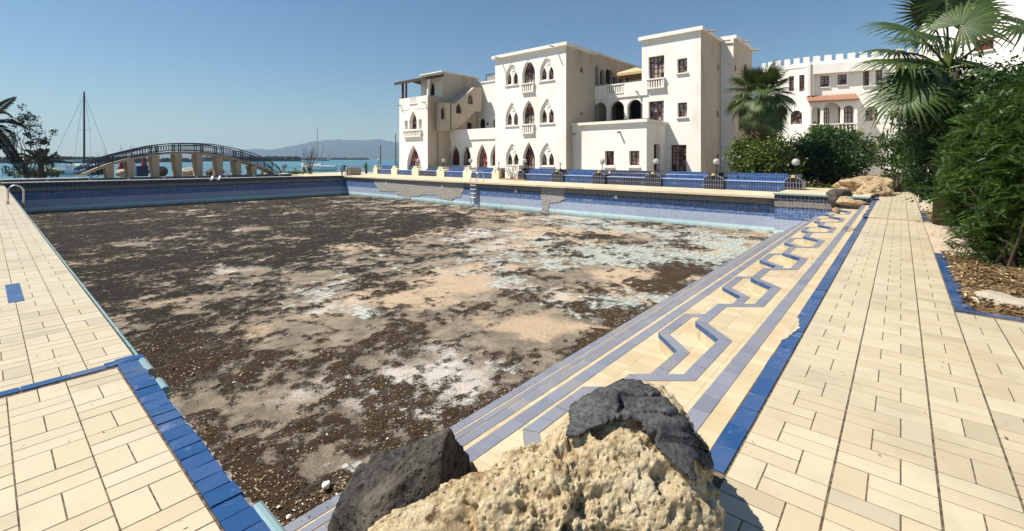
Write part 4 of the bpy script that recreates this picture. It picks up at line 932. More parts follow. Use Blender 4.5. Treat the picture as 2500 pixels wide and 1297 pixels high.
# --- left tower, its roof terrace and upper room
UL = 27.4; FL = FU(UL); ll = FL.px(975, 300)[0]; lr = FL.px(1044, 300)[0]; zL = FL.px(1044, 232.5)[1]
g1 = opx(FL, 994, 1024.8, 354, 0, 'point', .05); g2 = opx(FL, 999.3, 1017.3, 270.4, 316, 'point'); g3 = opx(FL, 987.7, 995.2, 294.5, 316.5); g4 = opx(FL, 1021.7, 1029.4, 291.5, 315); g5 = rect(FL.px(1016.2, 240)[0], FL.px(1000.5, 240)[0], FL.px(1008, 253)[1], FL.px(1008, 239)[1])
b = MB(); wall(b, FL, rect(lr, ll, 0, zL), [g1, g2, g3, g4, g5], .45); b.face([FL.pt(lr, zL), FL.pt(ll, zL), FL.pt(ll, zL, .25), FL.pt(lr, zL, .25)]); b.build('tower_front_wall', PLASTER, hotel)
FLS = FV(lr); b = MB(); sdo = opx(FLS, 1140.5, 1153, 300, 318); wall(b, FLS, rect(UL, UW, 0, zL)); wall(b, FLS, rect(UW, UWB + .1, 3.2, zL), [sdo], .25); wall(b, FLS, rect(UL + 1.2, UW, 0, 4.3), [], .1, -.12)
UU = 29.2; FUU = FU(UU); ur = lr; zU = FUU.px(1079, 173)[1]; ul = FUU.px(1028, 190)[0]; uub = FLS.px(1168, 190)[0]
wall(b, FLS, rect(UU, uub, zL, zU - .12), [], .1, .004); b.build('tower_side_wall', PLASTER_STAIN_SHADE, hotel)
ud = opx(FUU, 1048.3, 1061, 197, 234, 'point'); b = MB(); wall(b, FUU, rect(ur, ul, zL - .9, zU - .12), [ud], .25); b.build('upper_room_wall', PLASTER, hotel); window(hotel, FUU, ud, .22, 3, 3, t=.06, fan=True, name='door', glass=DARK)
b = MB(); slab(b, UU - .12, uub + .1, ur - .12, ul + .1, zU - .12, zU); b.build('roof', TRIM, hotel); b = MB(); slab(b, UL + .2, UW, lr + .02, ll, zL - 1.0, zL - .9); b.build('terrace_floor', TRIM, hotel)
window(hotel, FL, g1, .42, 4, 4, m=WOODRED, fan=True, name='door'); window(hotel, FL, g2, .42, 4, 4, fan=True, t=.05)
b = MB()
for l in (g3, g4): b.add([FL.pt(*q, .30) for q in l], tessellate_polygon([[Vector((x, z, 0)) for x, z in l]]))
b.build('opening', PLASTER_STAIN_SHADE, hotel)
b = MB(); b.face([FLS.pt(*q, .2) for q in sdo]); b.build('opening', DARK, hotel)
b = MB(); wall(b, FL, rect(lr + .3, ll - .2, zL - 3.2, zL - 3.1)) if False else fbar(b, FL, FL.px(1001, 262)[0], FL.px(981, 268)[0], FL.px(990, 269)[1], FL.px(990, 267.5)[1], -.03, .01); fbar(b, FL, FL.px(1039, 262)[0], FL.px(1013, 268)[0], FL.px(1026, 265.5)[1], FL.px(1026, 264)[1], -.03, .01); b.build('ledge', TRIM, hotel)
balustrade(hotel, FL, FL.px(1030, 320)[0], FL.px(987.8, 320)[0], FL.px(1009, 335)[1], FL.px(1009, 318)[1], 12, .2)
b = MB()
for i in range(6): s = g5[0][0] + (g5[1][0] - g5[0][0]) * (i + .5) / 6; fbar(b, FL, s - .055, s + .055, g5[0][1], g5[2][1], .02, .12)
b.build('balustrade', TRIM, hotel); sill(hotel, FL, g5[0][0], g5[1][0], g5[0][1], .08, .06)
for x, y in ((979, 259), (1038, 251)): spout(hotel, FL, FL.px(x, y)[0], FL.px(x, y)[1], .35, .06)
# thatched canopy on posts
zc0 = FL.px(1044, 193)[1]; zc1 = FUU.px(1079, 184)[1]; cl = FL.px(972.5, 203)[0] + .2; b = MB(); cu = UL - .35
A0 = [(cu, lr - .15, zc0), (cu, cl, zc0), (UU + .1, cl, zc1), (UU + .1, lr - .15, zc1)]; nn_ = 26
for i in range(nn_):
    for j in range(6):
        def q(a, c_): p = Vector(A0[0]).lerp(Vector(A0[1]), a / nn_); r_ = Vector(A0[3]).lerp(Vector(A0[2]), a / nn_); m__ = p.lerp(r_, c_ / 6); return m__ + Vector((0, 0, .10 + .06 * math.sin(a * 2.1 + c_) * (1 if c_ else .5)))
        b.face([q(i, j), q(i + 1, j), q(i + 1, j + 1), q(i, j + 1)])
for i in range(nn_):
    p, r_ = Vector(A0[0]).lerp(Vector(A0[1]), i / nn_), Vector(A0[0]).lerp(Vector(A0[1]), (i + 1) / nn_); b.face([p + Vector((0, 0, -.12 - .05 * rnd.random())), r_ + Vector((0, 0, -.12 - .05 * rnd.random())), r_ + Vector((0, 0, .13)), p + Vector((0, 0, .13))])
b.face([(x, y, z - .1) for x, y, z in A0]); bq = [(UU + .1, ul + .02, zc1 - .05), (UU + .1, cl, zc1 - .05), (33.2, cl + .6, zc1 - .35), (33.2, ul + .02, zc1 - .35)]; b.face([(x, y, z + .1) for x, y, z in bq]); b.face([(x, y, z - .08) for x, y, z in bq]); b.face([(bq[1][0], bq[1][1], bq[1][2] - .1), (bq[2][0], bq[2][1], bq[2][2] - .1), (bq[2][0], bq[2][1], bq[2][2] + .1), (bq[1][0], bq[1][1], bq[1][2] + .1)])

for p, r_ in ((A0[0], A0[3]), (A0[1], A0[2])): b.face([(p[0], p[1], p[2] - .12), (r_[0], r_[1], r_[2] - .12), (r_[0], r_[1], r_[2] + .12), (p[0], p[1], p[2] + .12)])
cano = b.build('canopy', THATCH, hotel)
for u_, px in ((UL + .12, 981), (UL + .12, 1043)): s = FL.px(px, 210)[0]; b = MB(); b.box((u_ - .09, s - .09, zL), (u_ + .09, s + .09, zc0 + .02)); b.build('post', TRIM if px > 1000 else WOOD, cano)
s = FU(UU).px(992, 215)[0]; b = MB(); b.box((UU - .1, s - .08, zL - .3), (UU + .06, s + .08, zc1 - .1)); b.build('post', WOOD, cano)
# turret and sloping outside stair
vs_ = 32.85; ST = FV(vs_); b = MB(); c0_ = Vector((28.95, lr - .45, 0)); zt1 = 6.88; zb1 = 4.3
pr = [(c0_.x + .72 * math.cos(a), c0_.y + .72 * math.sin(a)) for a in np.linspace(0, 2 * math.pi, 9)[:-1] + .39]; b.prism(pr, zb1, zt1, bottom=True)
b.prism([(c0_.x + .78 * math.cos(a), c0_.y + .78 * math.sin(a)) for a in np.linspace(0, 2 * math.pi, 9)[:-1] + .39], zt1, zt1 + .08, bottom=True); b.build('turret', PLASTER_STAIN_SHADE, hotel)
b = MB(); sp_ = [ST.px(1103, 318), ST.px(1122, 311), ST.px(1160, 272.5), ST.px(1175.5, 272.5), ST.px(1176, 215.5), ST.px(1171, 213), ST.px(1158, 213.5), ST.px(1111, 253), ST.px(1103, 253)]
so = [opx(ST, 1113, 1127, 251, 277.5, 'point'), opx(ST, 1142, 1155, 229, 254.5, 'point')]
wall(b, ST, sp_, so, .25); 
for i in range(len(sp_)): p, q_ = sp_[i], sp_[(i + 1) % len(sp_)]; b.face([ST.pt(*p), ST.pt(*q_), ST.pt(*q_, lr - vs_), ST.pt(*p, lr - vs_)])
b.build('stair', PLASTER_STAIN_SHADE, hotel)
for l in so: window(hotel, ST, l, .2, 2, 3, t=.05)
tw = opx(ST, 1077.5, 1083.5, 263, 292, 'point'); f2 = Face((c0_.x - .52, c0_.y - .52), (1, -1)); tw = opx(f2, 1077.5, 1083.5, 263, 292, 'point'); window(hotel, f2, tw, -.08, 1, 1, t=.04, glass=DARK)
# air conditioner on the wing roof, canvas canopy on the upper terrace
q = WB.px(1198, 196); t = thing('air_conditioner', 'air conditioning unit with black pipes on the flat roof of the wing', 'air conditioner', WB.pt(q[0], zWB + .16, .5)); b = MB(); p0 = WB.pt(q[0], 0, .6)
b.box((p0.x - .3, p0.y - .75, zWB + .16), (p0.x + .3, p0.y + .75, zWB + .75)); b.build('casing', GREYWOOD, t); b = MB(); b.tube([(p0.x - .35, p0.y + .9, zWB + .16), (p0.x - .35, p0.y + .9, zWB + .85), (p0.x - .3, p0.y - .1, zWB + .88)], .05, 6); b.tube([(p0.x, p0.y - .4, zWB + .75), (p0.x, p0.y - .4, zWB + 1.0), (p0.x, p0.y - .0, zWB + .95)], .09, 6); b.build('pipes', BLACK, t)
FCn = FU(36.2); sC0 = FCn.px(1567, 180)[0] - .6; sC1 = FCn.px(1503, 185)[0]; zE = FCn.px(1503, 184)[1]; zP = FCn.px(1547, 165)[1]; t = thing('canvas_canopy', 'tan pyramid shaped canvas canopy on dark posts on the upper terrace', 'canopy', (36.8, (sC0 + sC1) / 2, zled)); b = MB()
qc = [(35.6, sC0, zE), (35.6, sC1, zE), (38.4, sC1, zE), (38.4, sC0, zE)]; ap = (37, (sC0 + sC1) / 2, zP + .15)
for i in range(4): a, c_ = qc[i], qc[(i + 1) % 4]; b.face([a, c_, ap]); b.face([a, c_, (c_[0], c_[1], zE - .22), (a[0], a[1], zE - .22)])
b.build('canopy', CANVAS, t)
for p in qc: b = MB(); b.bar((p[0] + (.1 if p[0] < 37 else -.1), p[1] + (.1 if p[1] == sC0 else -.1), zled + .1), (p[0] + (.1 if p[0] < 37 else -.1), p[1] + (.1 if p[1] == sC0 else -.1), zE), .09); b.build('post', BLACK, t)

# --- curved building with battlements
def lf(p0, p1): a, c_ = LD(*p0), LD(*p1); return Face(a, (c_[0] - a[0], c_[1] - a[1])), (Vector(c_) - Vector(a)).length
curve = thing('crenellated_building', 'white curved building with battlements and a tiled porch behind the palms', 'building', (*LD(33.7, 47), 0))
pts = [(28.3, 51.5), (28.9, 50.0), (31.5, 47.6), (37.6, 44.4), (42, 43)]
zB = None; bw = MB(); mer = MB(); f0, L0 = lf((28.9, 50.0), (31.5, 47.6)); zB = f0.px(1935, 158)[1]
for i in range(len(pts) - 1):
    f, L = lf(pts[i], pts[i + 1]); hs = []
    if i == 2:
        ws = [opx(f, 2002.5, 2024, 185.5, 212.6), opx(f, 2045, 2067, 182, 208), opx(f, 2107, 2122, 168.5, 210), opx(f, 2138, 2154, 165, 207.5)]; wr = [opx(f, 2113, 2143, 260, 295, 'round'), opx(f, 2124, 2141, 350, 394)]; hs = ws + wr; F4 = f
    if i == 3: hs = [opx(f, 2192, 2208, 157, 202)]
    if i == 1: hs = [opx(f, 1926, 1938.4, 186, 223), opx(f, 1951, 1964, 183, 223), opx(f, 1930, 1958, 270, 303, 'round')]
    wall(bw, f, rect(0, L, 0, zB), hs, .22)
    for l in hs: window(curve, f, l, .2, 2, 4, t=.07, m=WOODRED if i == 3 else WOOD)
    n = max(1, round(L / .95))
    for k in range(n): fbar(mer, f, L * (k + .12) / n, L * (k + .72) / n, zB + .0, zB + .62, -.02, .28)
    fbar(mer, f, 0, L, zB - .45, zB + .02, -.05, .3)
bw.build('wall', PLASTER, curve); mer.build('battlements', PLASTER, curve)
b = MB(); e0 = F4.px(1984, 230); e1 = F4.px(2098, 230); zs0 = F4.px(2040, 158)[1]
fbar(b, F4, e0[0], F4.px(2150, 160)[0], zs0 - .9, zs0 + .1, -.55, -.002); fbar(b, F4, e0[0] - .5, e0[0] - .002, F4.px(1984, 235)[1], zs0 + .1, -.55, -.002); b.build('eave_box', PLASTER, curve)
for l in hs if False else ws[:2] + [[(ws[2][0][0], ws[2][0][1]), (ws[3][1][0], ws[3][0][1])]] + wr[:1]: sill(curve, F4, l[0][0], l[1][0], l[0][1], .12)
# porch
F5 = Face((F4.o - F4.i * 1.5)[:2], F4.h[:2]); x0, x1 = F5.px(1976, 300)[0], F5.px(2093, 300)[0]; zpb = F5.px(2035, 318)[1]; zpt = F5.px(2035, 247)[1]
pa = [opx(F5, 1981, 2003, 261, 300, 'round'), opx(F5, 2010.5, 2052, 250, 300, 'round'), opx(F5, 2060, 2085, 257, 300, 'round')]
zpf = min(p[0][1] for p in pa) - .02
pa = [[(x, z if z > zpf + .3 else zpf) for x, z in l] for l in pa]
b = MB(); wall(b, F5, rect(x0, x1, zpf - .9, zpt), [], .2, .0) if False else wall(b, F5, rect(x0, x1, zpf - .012, zpt), [[(x, max(z, zpf)) for x, z in l] for l in pa], .25); fbar(b, F5, x1 - .2, x1, zpf - 1.1, zpt, .25, 1.5); fbar(b, F5, x0, x0 + .2, zpf - 1.1, zpt, .25, 1.5); fbar(b, F5, x0, x1, zpf - 1.2, zpf - 1.0, 0, 1.5); b.build('porch', PLASTER, curve)
for px0, px1 in ((1996, 2003.5), (2012, 2024), (2047, 2053), (2061, 2079)):
    l = outline(F4.px(px0, 280)[0], F4.px(px1, 280)[0], zpf - .9, zpf + 1.75, 'round'); window(curve, F4, l, -.03, 2, 4, t=.06, name='door')
balustrade(curve, F5, x0, x1, zpf - 1.0, zpf + .0, 12, .06, False, turned=True)
b = MB(); nr = 24
for i in range(nr):
    for r_ in range(3): s_ = x0 - .15 + (x1 - x0 + .3) * (i + .5) / nr; w_ = (x1 - x0 + .3) / nr / 2; a0 = F5.pt(s_, zpt + .02 + r_ * .22, -.35 + r_ * .55); a1 = F5.pt(s_, zpt + .30 + r_ * .22, .30 + r_ * .55); b.tube([a0, a1], [w_, w_ * .9], 8)
b.add([F5.pt(x0 - .15, zpt, -.3), F5.pt(x1 + .15, zpt, -.3), F5.pt(x1 + .15, zpt + .72, 1.5), F5.pt(x0 - .15, zpt + .72, 1.5)], [(0, 1, 2, 3)]); b.build('tiled_roof', TERRA, curve)
b = MB(); q0 = F4.px(1976, 150); b.tube([F4.pt(F4.px(1978, 150)[0], zpt + .3, -.6), F4.pt(F4.px(1978, 150)[0], zs0 + .3, -.6)], .06, 8); b.build('drainpipe', CONCRETE, curve)
# --- big white building behind the fan palm
big = thing('white_block_building', 'tall white building with red shuttered windows behind the big fan palm', 'building', (*LD(35, 31), 0)); f, L = lf((33.3, 36.3), (36.2, 24)); fb_, Lb = lf((33.3, 36.3), (37.3, 41.5))
wv = [opx(f, 2378, 2426, 73, 124), opx(f, 2440, 2470, 190, 240)]; b = MB(); wall(b, f, rect(0, L, 0, 15.6), wv, .2); zz = 12.5
wall(b, fb_, rect(0, Lb, 0, 15.6), [], .2); b.build('wall', PLASTER, big)
b = MB(); fbar(b, f, -.2, L, 15.6, 15.9, -.3, .4); fbar(b, f, -.1, L, 10.3, 10.5, -.12, .02); b.build('cornice', TRIM, big)
for l in wv: window(big, f, l, .18, 2, 1, m=WOOD, glass=WOOD, t=.1); sill(big, f, l[0][0], l[1][0], l[0][1], .15)

# ------------------------------------------------------------------ behind the far wall: second wall, bridge, boats, clutter
t = thing('low_wall', 'low dark blue wall with a white top running behind the shaded end of the pool', 'wall', (10, 41.4, 0)); b = MB()
def lw(u): return FW0[1] + (FW1[1] - FW0[1]) * (u - FW0[0]) / (FW1[0] - FW0[0]) + .75
b.k = 0
def lwbox(u0, u1, z0, z1, k, grow=0.): b.add([(u0, lw(u0) - grow, z0), (u1, lw(u1) - grow, z0), (u1, lw(u1) + .4, z0), (u0, lw(u0) + .4, z0), (u0, lw(u0) - grow, z1), (u1, lw(u1) - grow, z1), (u1, lw(u1) + .4, z1), (u0, lw(u0) + .4, z1)], [(4, 5, 6, 7), (0, 1, 5, 4), (1, 2, 6, 5), (2, 3, 7, 6), (3, 0, 4, 7)], k)
lwbox(-3, 17.5, -.1, .30, 0); b.build('wall', BENCH_DARK, t); b = MB(); lwbox(-3, 4.1, .302, .36, 0, .03); b.build('coping', TRIM, t)
VB = 45.0                                    # the bridge stands this far from the viewer's end of the pool
FBr = FV(VB)
brt = [(186, 417), (205, 405), (225, 395), (262, 382), (300, 372), (340, 362.5), (380, 354.5), (415, 351), (450, 350), (485, 350.5), (520, 352.5), (550, 358), (580, 364), (620, 375.5), (655, 390), (678, 405), (688, 421)]
brb = [(205, 430), (235, 417), (265, 406), (300, 396.5), (330, 389), (365, 382.5), (400, 378), (450, 375), (500, 377.5), (545, 384), (575, 391), (600, 398), (630, 407), (655, 416.5), (680, 428)]
top = np.array([FBr.px(*p) for p in brt]); bot = np.array([FBr.px(*p) for p in brb])
def zt(s): return float(np.interp(s, top[:, 0], top[:, 1]))
def zb_(s): return float(np.interp(s, bot[:, 0], bot[:, 1]))
s0, s1 = bot[0, 0], bot[-1, 0]; BW = 1.9
br = thing('footbridge', 'arched footbridge with blue iron railings carried on tapering concrete piers', 'bridge', ((s0 + s1) / 2, VB + .9, 0))
b = MB(); n = 60; ss_ = np.linspace(s0 - .3, s1 + .4, n)
for i in range(n - 1):
    a, c = ss_[i], ss_[i + 1]; za, zc = zb_(a), zb_(c)
    b.add([(a, VB, za), (c, VB, zc), (c, VB + BW, zc), (a, VB + BW, za), (a, VB, za + .13), (c, VB, zc + .13), (c, VB + BW, zc + .13), (a, VB + BW, za + .13)], [(3, 2, 1, 0), (4, 5, 6, 7), (0, 1, 5, 4), (2, 3, 7, 6)])
b.build('deck', PIER, br)
posts = [242, 275, 321, 379, 384, 436, 441, 490, 495, 540, 545, 588, 593, 630, 665]
def zrail(s, f): return zb_(s) + .13 + (zt(s) - zb_(s) - .13) * f
for side, vv_ in (('near', VB + .06), ('far', VB + BW - .06)):
    b = MB(); e = np.linspace(top[0, 0] + .05, top[-1, 0] - .05, 70)
    for f_, r_ in ((1., .045), (.80, .032), (.22, .032)): b.tube([(x, vv_, zrail(x, f_)) for x in e], r_, 6)
    b.tube([(x, vv_, zb_(x) + .14) for x in e], .05, 6)
    x = e[0] + .4
    while x < e[-1] - .3:
        zc = zrail(x, .51); rz = (zrail(x, .80) - zrail(x, .22)) / 2
        b.tube([(x + .12 * math.cos(a), vv_, zc + rz * math.sin(a)) for a in np.linspace(0, 2 * math.pi, 11)], .013, 4, cap=False); x += .17
    b.build('railing', RAIL, br)
    for px in posts: b = MB(); s = FBr.px(px, 400)[0]; b.bar((s, vv_, zb_(s) - .02), (s, vv_, zt(s) + .03), .06); b.build('post', RAIL, br)
for px0, px1 in ((268, 277), (313, 334), (377, 392), (431, 448), (482, 500), (532, 549), (576, 594), (617, 629)):
    sm_ = FBr.px((px0 + px1) / 2 + 1, 400)[0]; zt_ = zb_(sm_) - .01; b = MB(); w0, w1 = .12, .22
    b.add([(sm_ - w1, VB + .15, -.1), (sm_ + w1 * .6, VB + .15, -.1), (sm_ + w1 * .6, VB + 1.35, -.1), (sm_ - w1, VB + 1.35, -.1), (sm_ - w0 - .25, VB + .05, zt_), (sm_ + w0, VB + .05, zt_), (sm_ + w0, VB + 1.45, zt_), (sm_ - w0 - .25, VB + 1.45, zt_)], [(4, 5, 6, 7), (0, 1, 5, 4), (1, 2, 6, 5), (2, 3, 7, 6), (3, 0, 4, 7)]); b.build('pier', PIER, br)
for a, c in ((155, 226), (668, 702)):
    p0, p1 = FBr.px(a, 430)[0], FBr.px(c, 430)[0]; b = MB(); b.box((p0, VB - .6, -.1), (p1, VB + 2.2, .13), 0); b.box((p0 - .05, VB - .65, .13), (p1 + .05, VB + 2.25, .19), 1); b.build('abutment', [BENCH_DARK, TRIM], br)
# yachts and motor boats
def yacht(name, lb, px, ytop, ywater, d, L, hullm, mastm, yaw, mastr, tilt=0., stays=True, boom=True):
    o = D(px, 400, d); o.z = -.85; hm = H + (HY - ytop) / F * d + .85; t = thing(name, lb, 'sailboat', o, 'boats moored in the bay'); cs, sn = math.cos(yaw), math.sin(yaw)
    W = lambda x, y, z: Vector((o.x + x * cs - y * sn, o.y + x * sn + y * cs, o.z + z))
    b = MB(); n = 14; rows = []
    for i in range(n + 1):
        x = -L / 2 + L * i / n; w_ = L * .155 * (1 - abs((x + L * .08) / (L * .58)) ** 2.6); w_ = max(.02, w_); sh_ = .95 + .25 * (x / L + .5) ** 2 * 2
        rows.append([W(x, -w_ * .55, -.2), W(x, -w_ * .95, .35), W(x, -w_, sh_), W(x, 0, sh_ + .06), W(x, w_, sh_), W(x, w_ * .95, .35), W(x, w_ * .55, -.2)])
    for a, c in zip(rows[:-1], rows[1:]):
        for k in range(6): b.face([a[k], c[k], c[k + 1], a[k + 1]])
    b.face(rows[0][::-1]); b.build('hull', hullm, t, True)
    b = MB(); pr_ = [(-L * .12, 1.0), (-L * .10, 1.55), (L * .12, 1.45), (L * .22, 1.15)]; w_ = L * .085
    for k in range(3): a, c = pr_[k], pr_[k + 1]; b.face([W(a[0], -w_, a[1]), W(c[0], -w_, c[1]), W(c[0], w_, c[1]), W(a[0], w_, a[1])])
    for sg in (-1, 1): b.face([W(x, sg * w_, z) for x, z in pr_] + [W(L * .22, sg * w_, .95), W(-L * .12, sg * w_, .95)])
    b.build('cabin', hullm, t)
    b = MB(); b.tube([W(L * .06, 0, 1.0), W(L * .06 + tilt, 0, hm)], [mastr, mastr * .75], 8); b.build('mast', mastm, t)
    if boom: b = MB(); b.tube([W(L * .05, 0, 2.2), W(-L * .3, 0, 2.1)], [.16, .10], 8); b.build('boom', TEAL, t)
    if stays:
        b = MB(); r_ = mastr * .12; M_t = W(L * .06 + tilt, 0, hm * .97); hs = hm * .52
        for q in (W(L * .48, 0, 1.2), W(-L * .47, 0, 1.1)): b.tube([M_t, q], r_, 4)
        for sg in (-1, 1): m_ = W(L * .06 + tilt * .5, sg * L * .10, hs); b.tube([M_t, m_, W(L * .03, sg * L * .14, 1.1)], r_ * .8, 4)
        b.tube([W(L * .06 + tilt * .5, -L * .10, hs), W(L * .06 + tilt * .5, L * .10, hs)], r_ * 1.4, 5); b.build('rigging', mastm, t)
    return t
yacht('sailboat', 'sailboat with a tall black mast and wide rigging behind the left end of the bridge', 196, 224, 410, 88, 12.5, HULL, BLACK, R(-49), .17)
yacht('sailboat', 'white sailboat with a teal sail cover anchored to the right of the bridge', 778, 310, 418, 92, 7.2, HULL, STEEL, R(128), .09, -.2, False)
def motorboat(lb, px, d, L, yaw, roof=True):
    o = D(px, 410, d); o.z = -.85; t = thing('motorboat', lb, 'boat', o, 'boats moored in the bay'); cs, sn = math.cos(yaw), math.sin(yaw); W = lambda x, y, z: Vector((o.x + x * cs - y * sn, o.y + x * sn + y * cs, o.z + z))
    b = MB(); rows = []
    for i in range(9):
        x = -L / 2 + L * i / 8; w_ = L * .17 * (1 - max(0, (x / L + .1) / .62) ** 2.2); rows.append([W(x, -w_ * .6, -.1), W(x, -w_, .7 + .25 * i / 8), W(x, w_, .7 + .25 * i / 8), W(x, w_ * .6, -.1)])
    for a, c in zip(rows[:-1], rows[1:]):
        for k in range(3): b.face([a[k], c[k], c[k + 1], a[k + 1]])
    b.face(rows[0]); b.build('hull', HULL, t)
    b = MB(); w_ = L * .11
    for x0, x1, z0, z1 in ((-L * .05, L * .18, .75, 1.5),): b.add([W(x, y, z) for z in (z0, z1) for x, y in ((x0, -w_), (x1, -w_), (x1, w_), (x0, w_))], [(4, 5, 6, 7), (0, 1, 5, 4), (1, 2, 6, 5), (2, 3, 7, 6), (3, 0, 4, 7)])
    b.build('cabin', HULL, t)
    if roof:
        b = MB(); b.add([W(x, y, z) for z in (2.05, 2.15) for x, y in ((-L * .25, -w_ * 1.1), (L * .2, -w_ * 1.1), (L * .2, w_ * 1.1), (-L * .25, w_ * 1.1))], [(3, 2, 1, 0), (4, 5, 6, 7), (0, 1, 5, 4), (1, 2, 6, 5), (2, 3, 7, 6), (3, 0, 4, 7)]); 
        for x in (-L * .22, L * .17):
            for y in (-w_, w_): b.bar(W(x, y, .8), W(x, y, 2.06), .06)
        b.build('awning', HULL, t)
motorboat('white motorboat with a flat awning left of the bridge railing', 163, 70, 6.2, R(140)); motorboat('small white open boat between the palm bush and the motorboat', 124, 78, 4.6, R(120), False)
# two thin posts in the water beside the left tower
for px, yt, lb in ((929, 355, 'thin reddish mast seen above the first blue bench'), (966, 327, 'thin grey mast right beside the left tower corner')):
    o = D(px, 420, 120); o.z = -1; t = thing('mast', lb, 'mast', o, 'bare masts beside the tower'); hm = H + (HY - yt) / F * 120; b = MB(); b.tube([(o.x, o.y, -1), (o.x, o.y, hm)], [.15, .10], 8); b.build('pole', TWIG, t); b = MB(); b.tube([(o.x - .25, o.y, hm - .2), (o.x + .25, o.y, hm - .2)], .05, 6); b.build('crosspiece', TWIG, t)
# clutter under the bridge
def rock_np(rs, c, r, sub, amp, fr, planes=6, seed=1):
    bm = bmesh.new(); bmesh.ops.create_icosphere(bm, subdivisions=sub, radius=1); V = np.array([v.co[:] for v in bm.verts]); Fc = np.array([[v.index for v in f.verts] for f in bm.faces]); bm.free()
    q = rs.normal(size=(planes, 3)); q /= np.linalg.norm(q, axis=1)[:, None]; d = np.full(len(V), 1.)
    for n_ in q: dd = V @ n_; d = np.minimum(d, np.where(dd > .25, (.62 + .25 * rs.rand()) / np.maximum(dd, .01), 9))
    d = d * (1 + (fbm(V * fr + seed, 5, seed) - .5) * amp * 2); return V * d[:, None] * np.array(r) + np.array(c), Fc
def simple_rock(name, lb, c, r, m, seed, sub=4, amp=.22, fr=1.6, planes=7, group=None, cat='rock'):
    rs = np.random.RandomState(seed); V, Fc = rock_np(rs, (0, 0, 0), r, sub, amp, fr, planes, seed); o = np_mesh(name, V, Fc, m, None, True); o.location = c; return tag(o, lb, cat, group)
for px, py, d, r, m, lb, sd in ((300, 424, 43, (.55, .6, .42), CONCRETE, 'dark rubble heap under the bridge behind its first tall pier', 1), (386, 420, 44, (.75, .8, .62), LAVA, 'black boulder under the bridge beside the bent stick', 2), (466, 419, 46, (.9, .8, .5), CONCRETE, 'brown broken concrete block under the top of the bridge', 3),
        (524, 417, 46, (.9, .8, .45), LAVA, 'long dark stone block behind the small garden arch', 4), (574, 417, 46, (.55, .6, .48), LAVA, 'square dark block between the two right piers', 5), (612, 418, 46, (.5, .5, .45), CONCRETE, 'reddish dark rock under the right end of the bridge', 6), (648, 424, 45, (.5, .5, .35), LAVA, 'dark rubble under the right ramp of the bridge', 7)):
    p = D(px, py, d); simple_rock('boulder', lb, (p.x, p.y, r[2] * .55), r, m, sd, group='rocks under the bridge')
p = D(346, 420, 43); t = thing('storage_box', 'dark blue box standing under the bridge', 'box', (p.x, p.y, 0)); b = MB(); b.box((p.x - .42, p.y - .4, -.05), (p.x + .42, p.y + .4, .85)); b.build('body', BLUEBOX, t); b = MB(); b.box((p.x - .45, p.y - .43, .85), (p.x + .45, p.y + .43, .92)); b.build('lid', BLUEBOX, t)
for px, d, z0, hh, lb in ((352, 44.2, 0, 1.9, 'rust red clay jar standing behind the dark blue box'), (296, 44.5, 0, 1.45, 'dark red clay jar left of the blue box under the bridge')):
    p = D(px, 410, d); t = thing('clay_jar', lb, 'jar', (p.x, p.y, 0), 'clay jars under the bridge'); b = MB(); b.lathe((p.x, p.y, -.05), [(.22, 0), (.34, hh * .25), (.32, hh * .45), (.16, hh * .72), (.13, hh * .9), (.18, hh)], 14); b.build('body', WOODRED, t, True); b = MB(); b.lathe((p.x, p.y, hh - .08), [(.17, 0), (.21, .02), (.21, .06), (.15, .07)], 14); b.build('rim', WOODRED, t)
p = D(525, 426, 42.5); t = thing('garden_arch', 'low curved garden arch of pale wood standing under the bridge', 'arch', (p.x, p.y, 0)); b = MB(); b.tube([(p.x + 1.0 * math.cos(a) * 1.15, p.y, .0 + .62 * math.sin(a)) for a in np.linspace(.1, math.pi - .1, 16)], .045, 6); b.build('frame', PIER, t); b = MB(); b.tube([(p.x + .9 * math.cos(a) * 1.15, p.y + .1, .0 + .5 * math.sin(a)) for a in np.linspace(.1, math.pi - .1, 16)], .02, 5)
for x in np.linspace(-.8, .8, 6): b.bar((p.x + x, p.y + .05, -.05), (p.x + x, p.y + .05, .58 * math.sqrt(max(0, 1 - (x / 1.15) ** 2))), .025)
b.build('spokes', PIER, t)
# black plastic chairs, board and slatted planter
def chair(lb, p, yaw):
    t = thing('plastic_chair', lb, 'chair', p, 'black plastic chairs'); cs, sn = math.cos(yaw), math.sin(yaw); W = lambda x, y, z: (p[0] + x * cs - y * sn, p[1] + x * sn + y * cs, p[2] + z)
    def bx(b, x0, x1, y0, y1, z0, z1): b.add([W(x, y, z) for z in (z0, z1) for x, y in ((x0, y0), (x1, y0), (x1, y1), (x0, y1))], [(3, 2, 1, 0), (4, 5, 6, 7), (0, 1, 5, 4), (1, 2, 6, 5), (2, 3, 7, 6), (3, 0, 4, 7)])
    b = MB(); bx(b, -.27, .27, -.25, .25, .42, .46); b.build('seat', BLACK, t)
    b = MB(); b.tube([W(-.27, .24, .44), W(-.29, .29, .75), W(-.18, .31, .92), W(0, .32, .95), W(.18, .31, .92), W(.29, .29, .75), W(.27, .24, .44)], .04, 6); bx(b, -.09, .09, .27, .30, .5, .9); b.build('backrest', BLACK, t)
    for x in (-.24, .24):
        for y in (-.22, .22): b = MB(); b.bar(W(x, y, .44), W(x * 1.15, y * 1.15, 0), .05); b.build('leg', BLACK, t)
        b = MB(); b.tube([W(x * 1.15, -.22, .46), W(x * 1.2, -.2, .66), W(x * 1.2, .25, .68)], .03, 6); b.build('armrest', BLACK, t)
p = D(21, 432, 41); chair('black plastic chair at the far left under the palm', (p.x, p.y, 0), R(40)); 
p = D(842, 430, 43.5); chair('black plastic chair beside the slatted planter box', (p.x, p.y, 0), R(140))
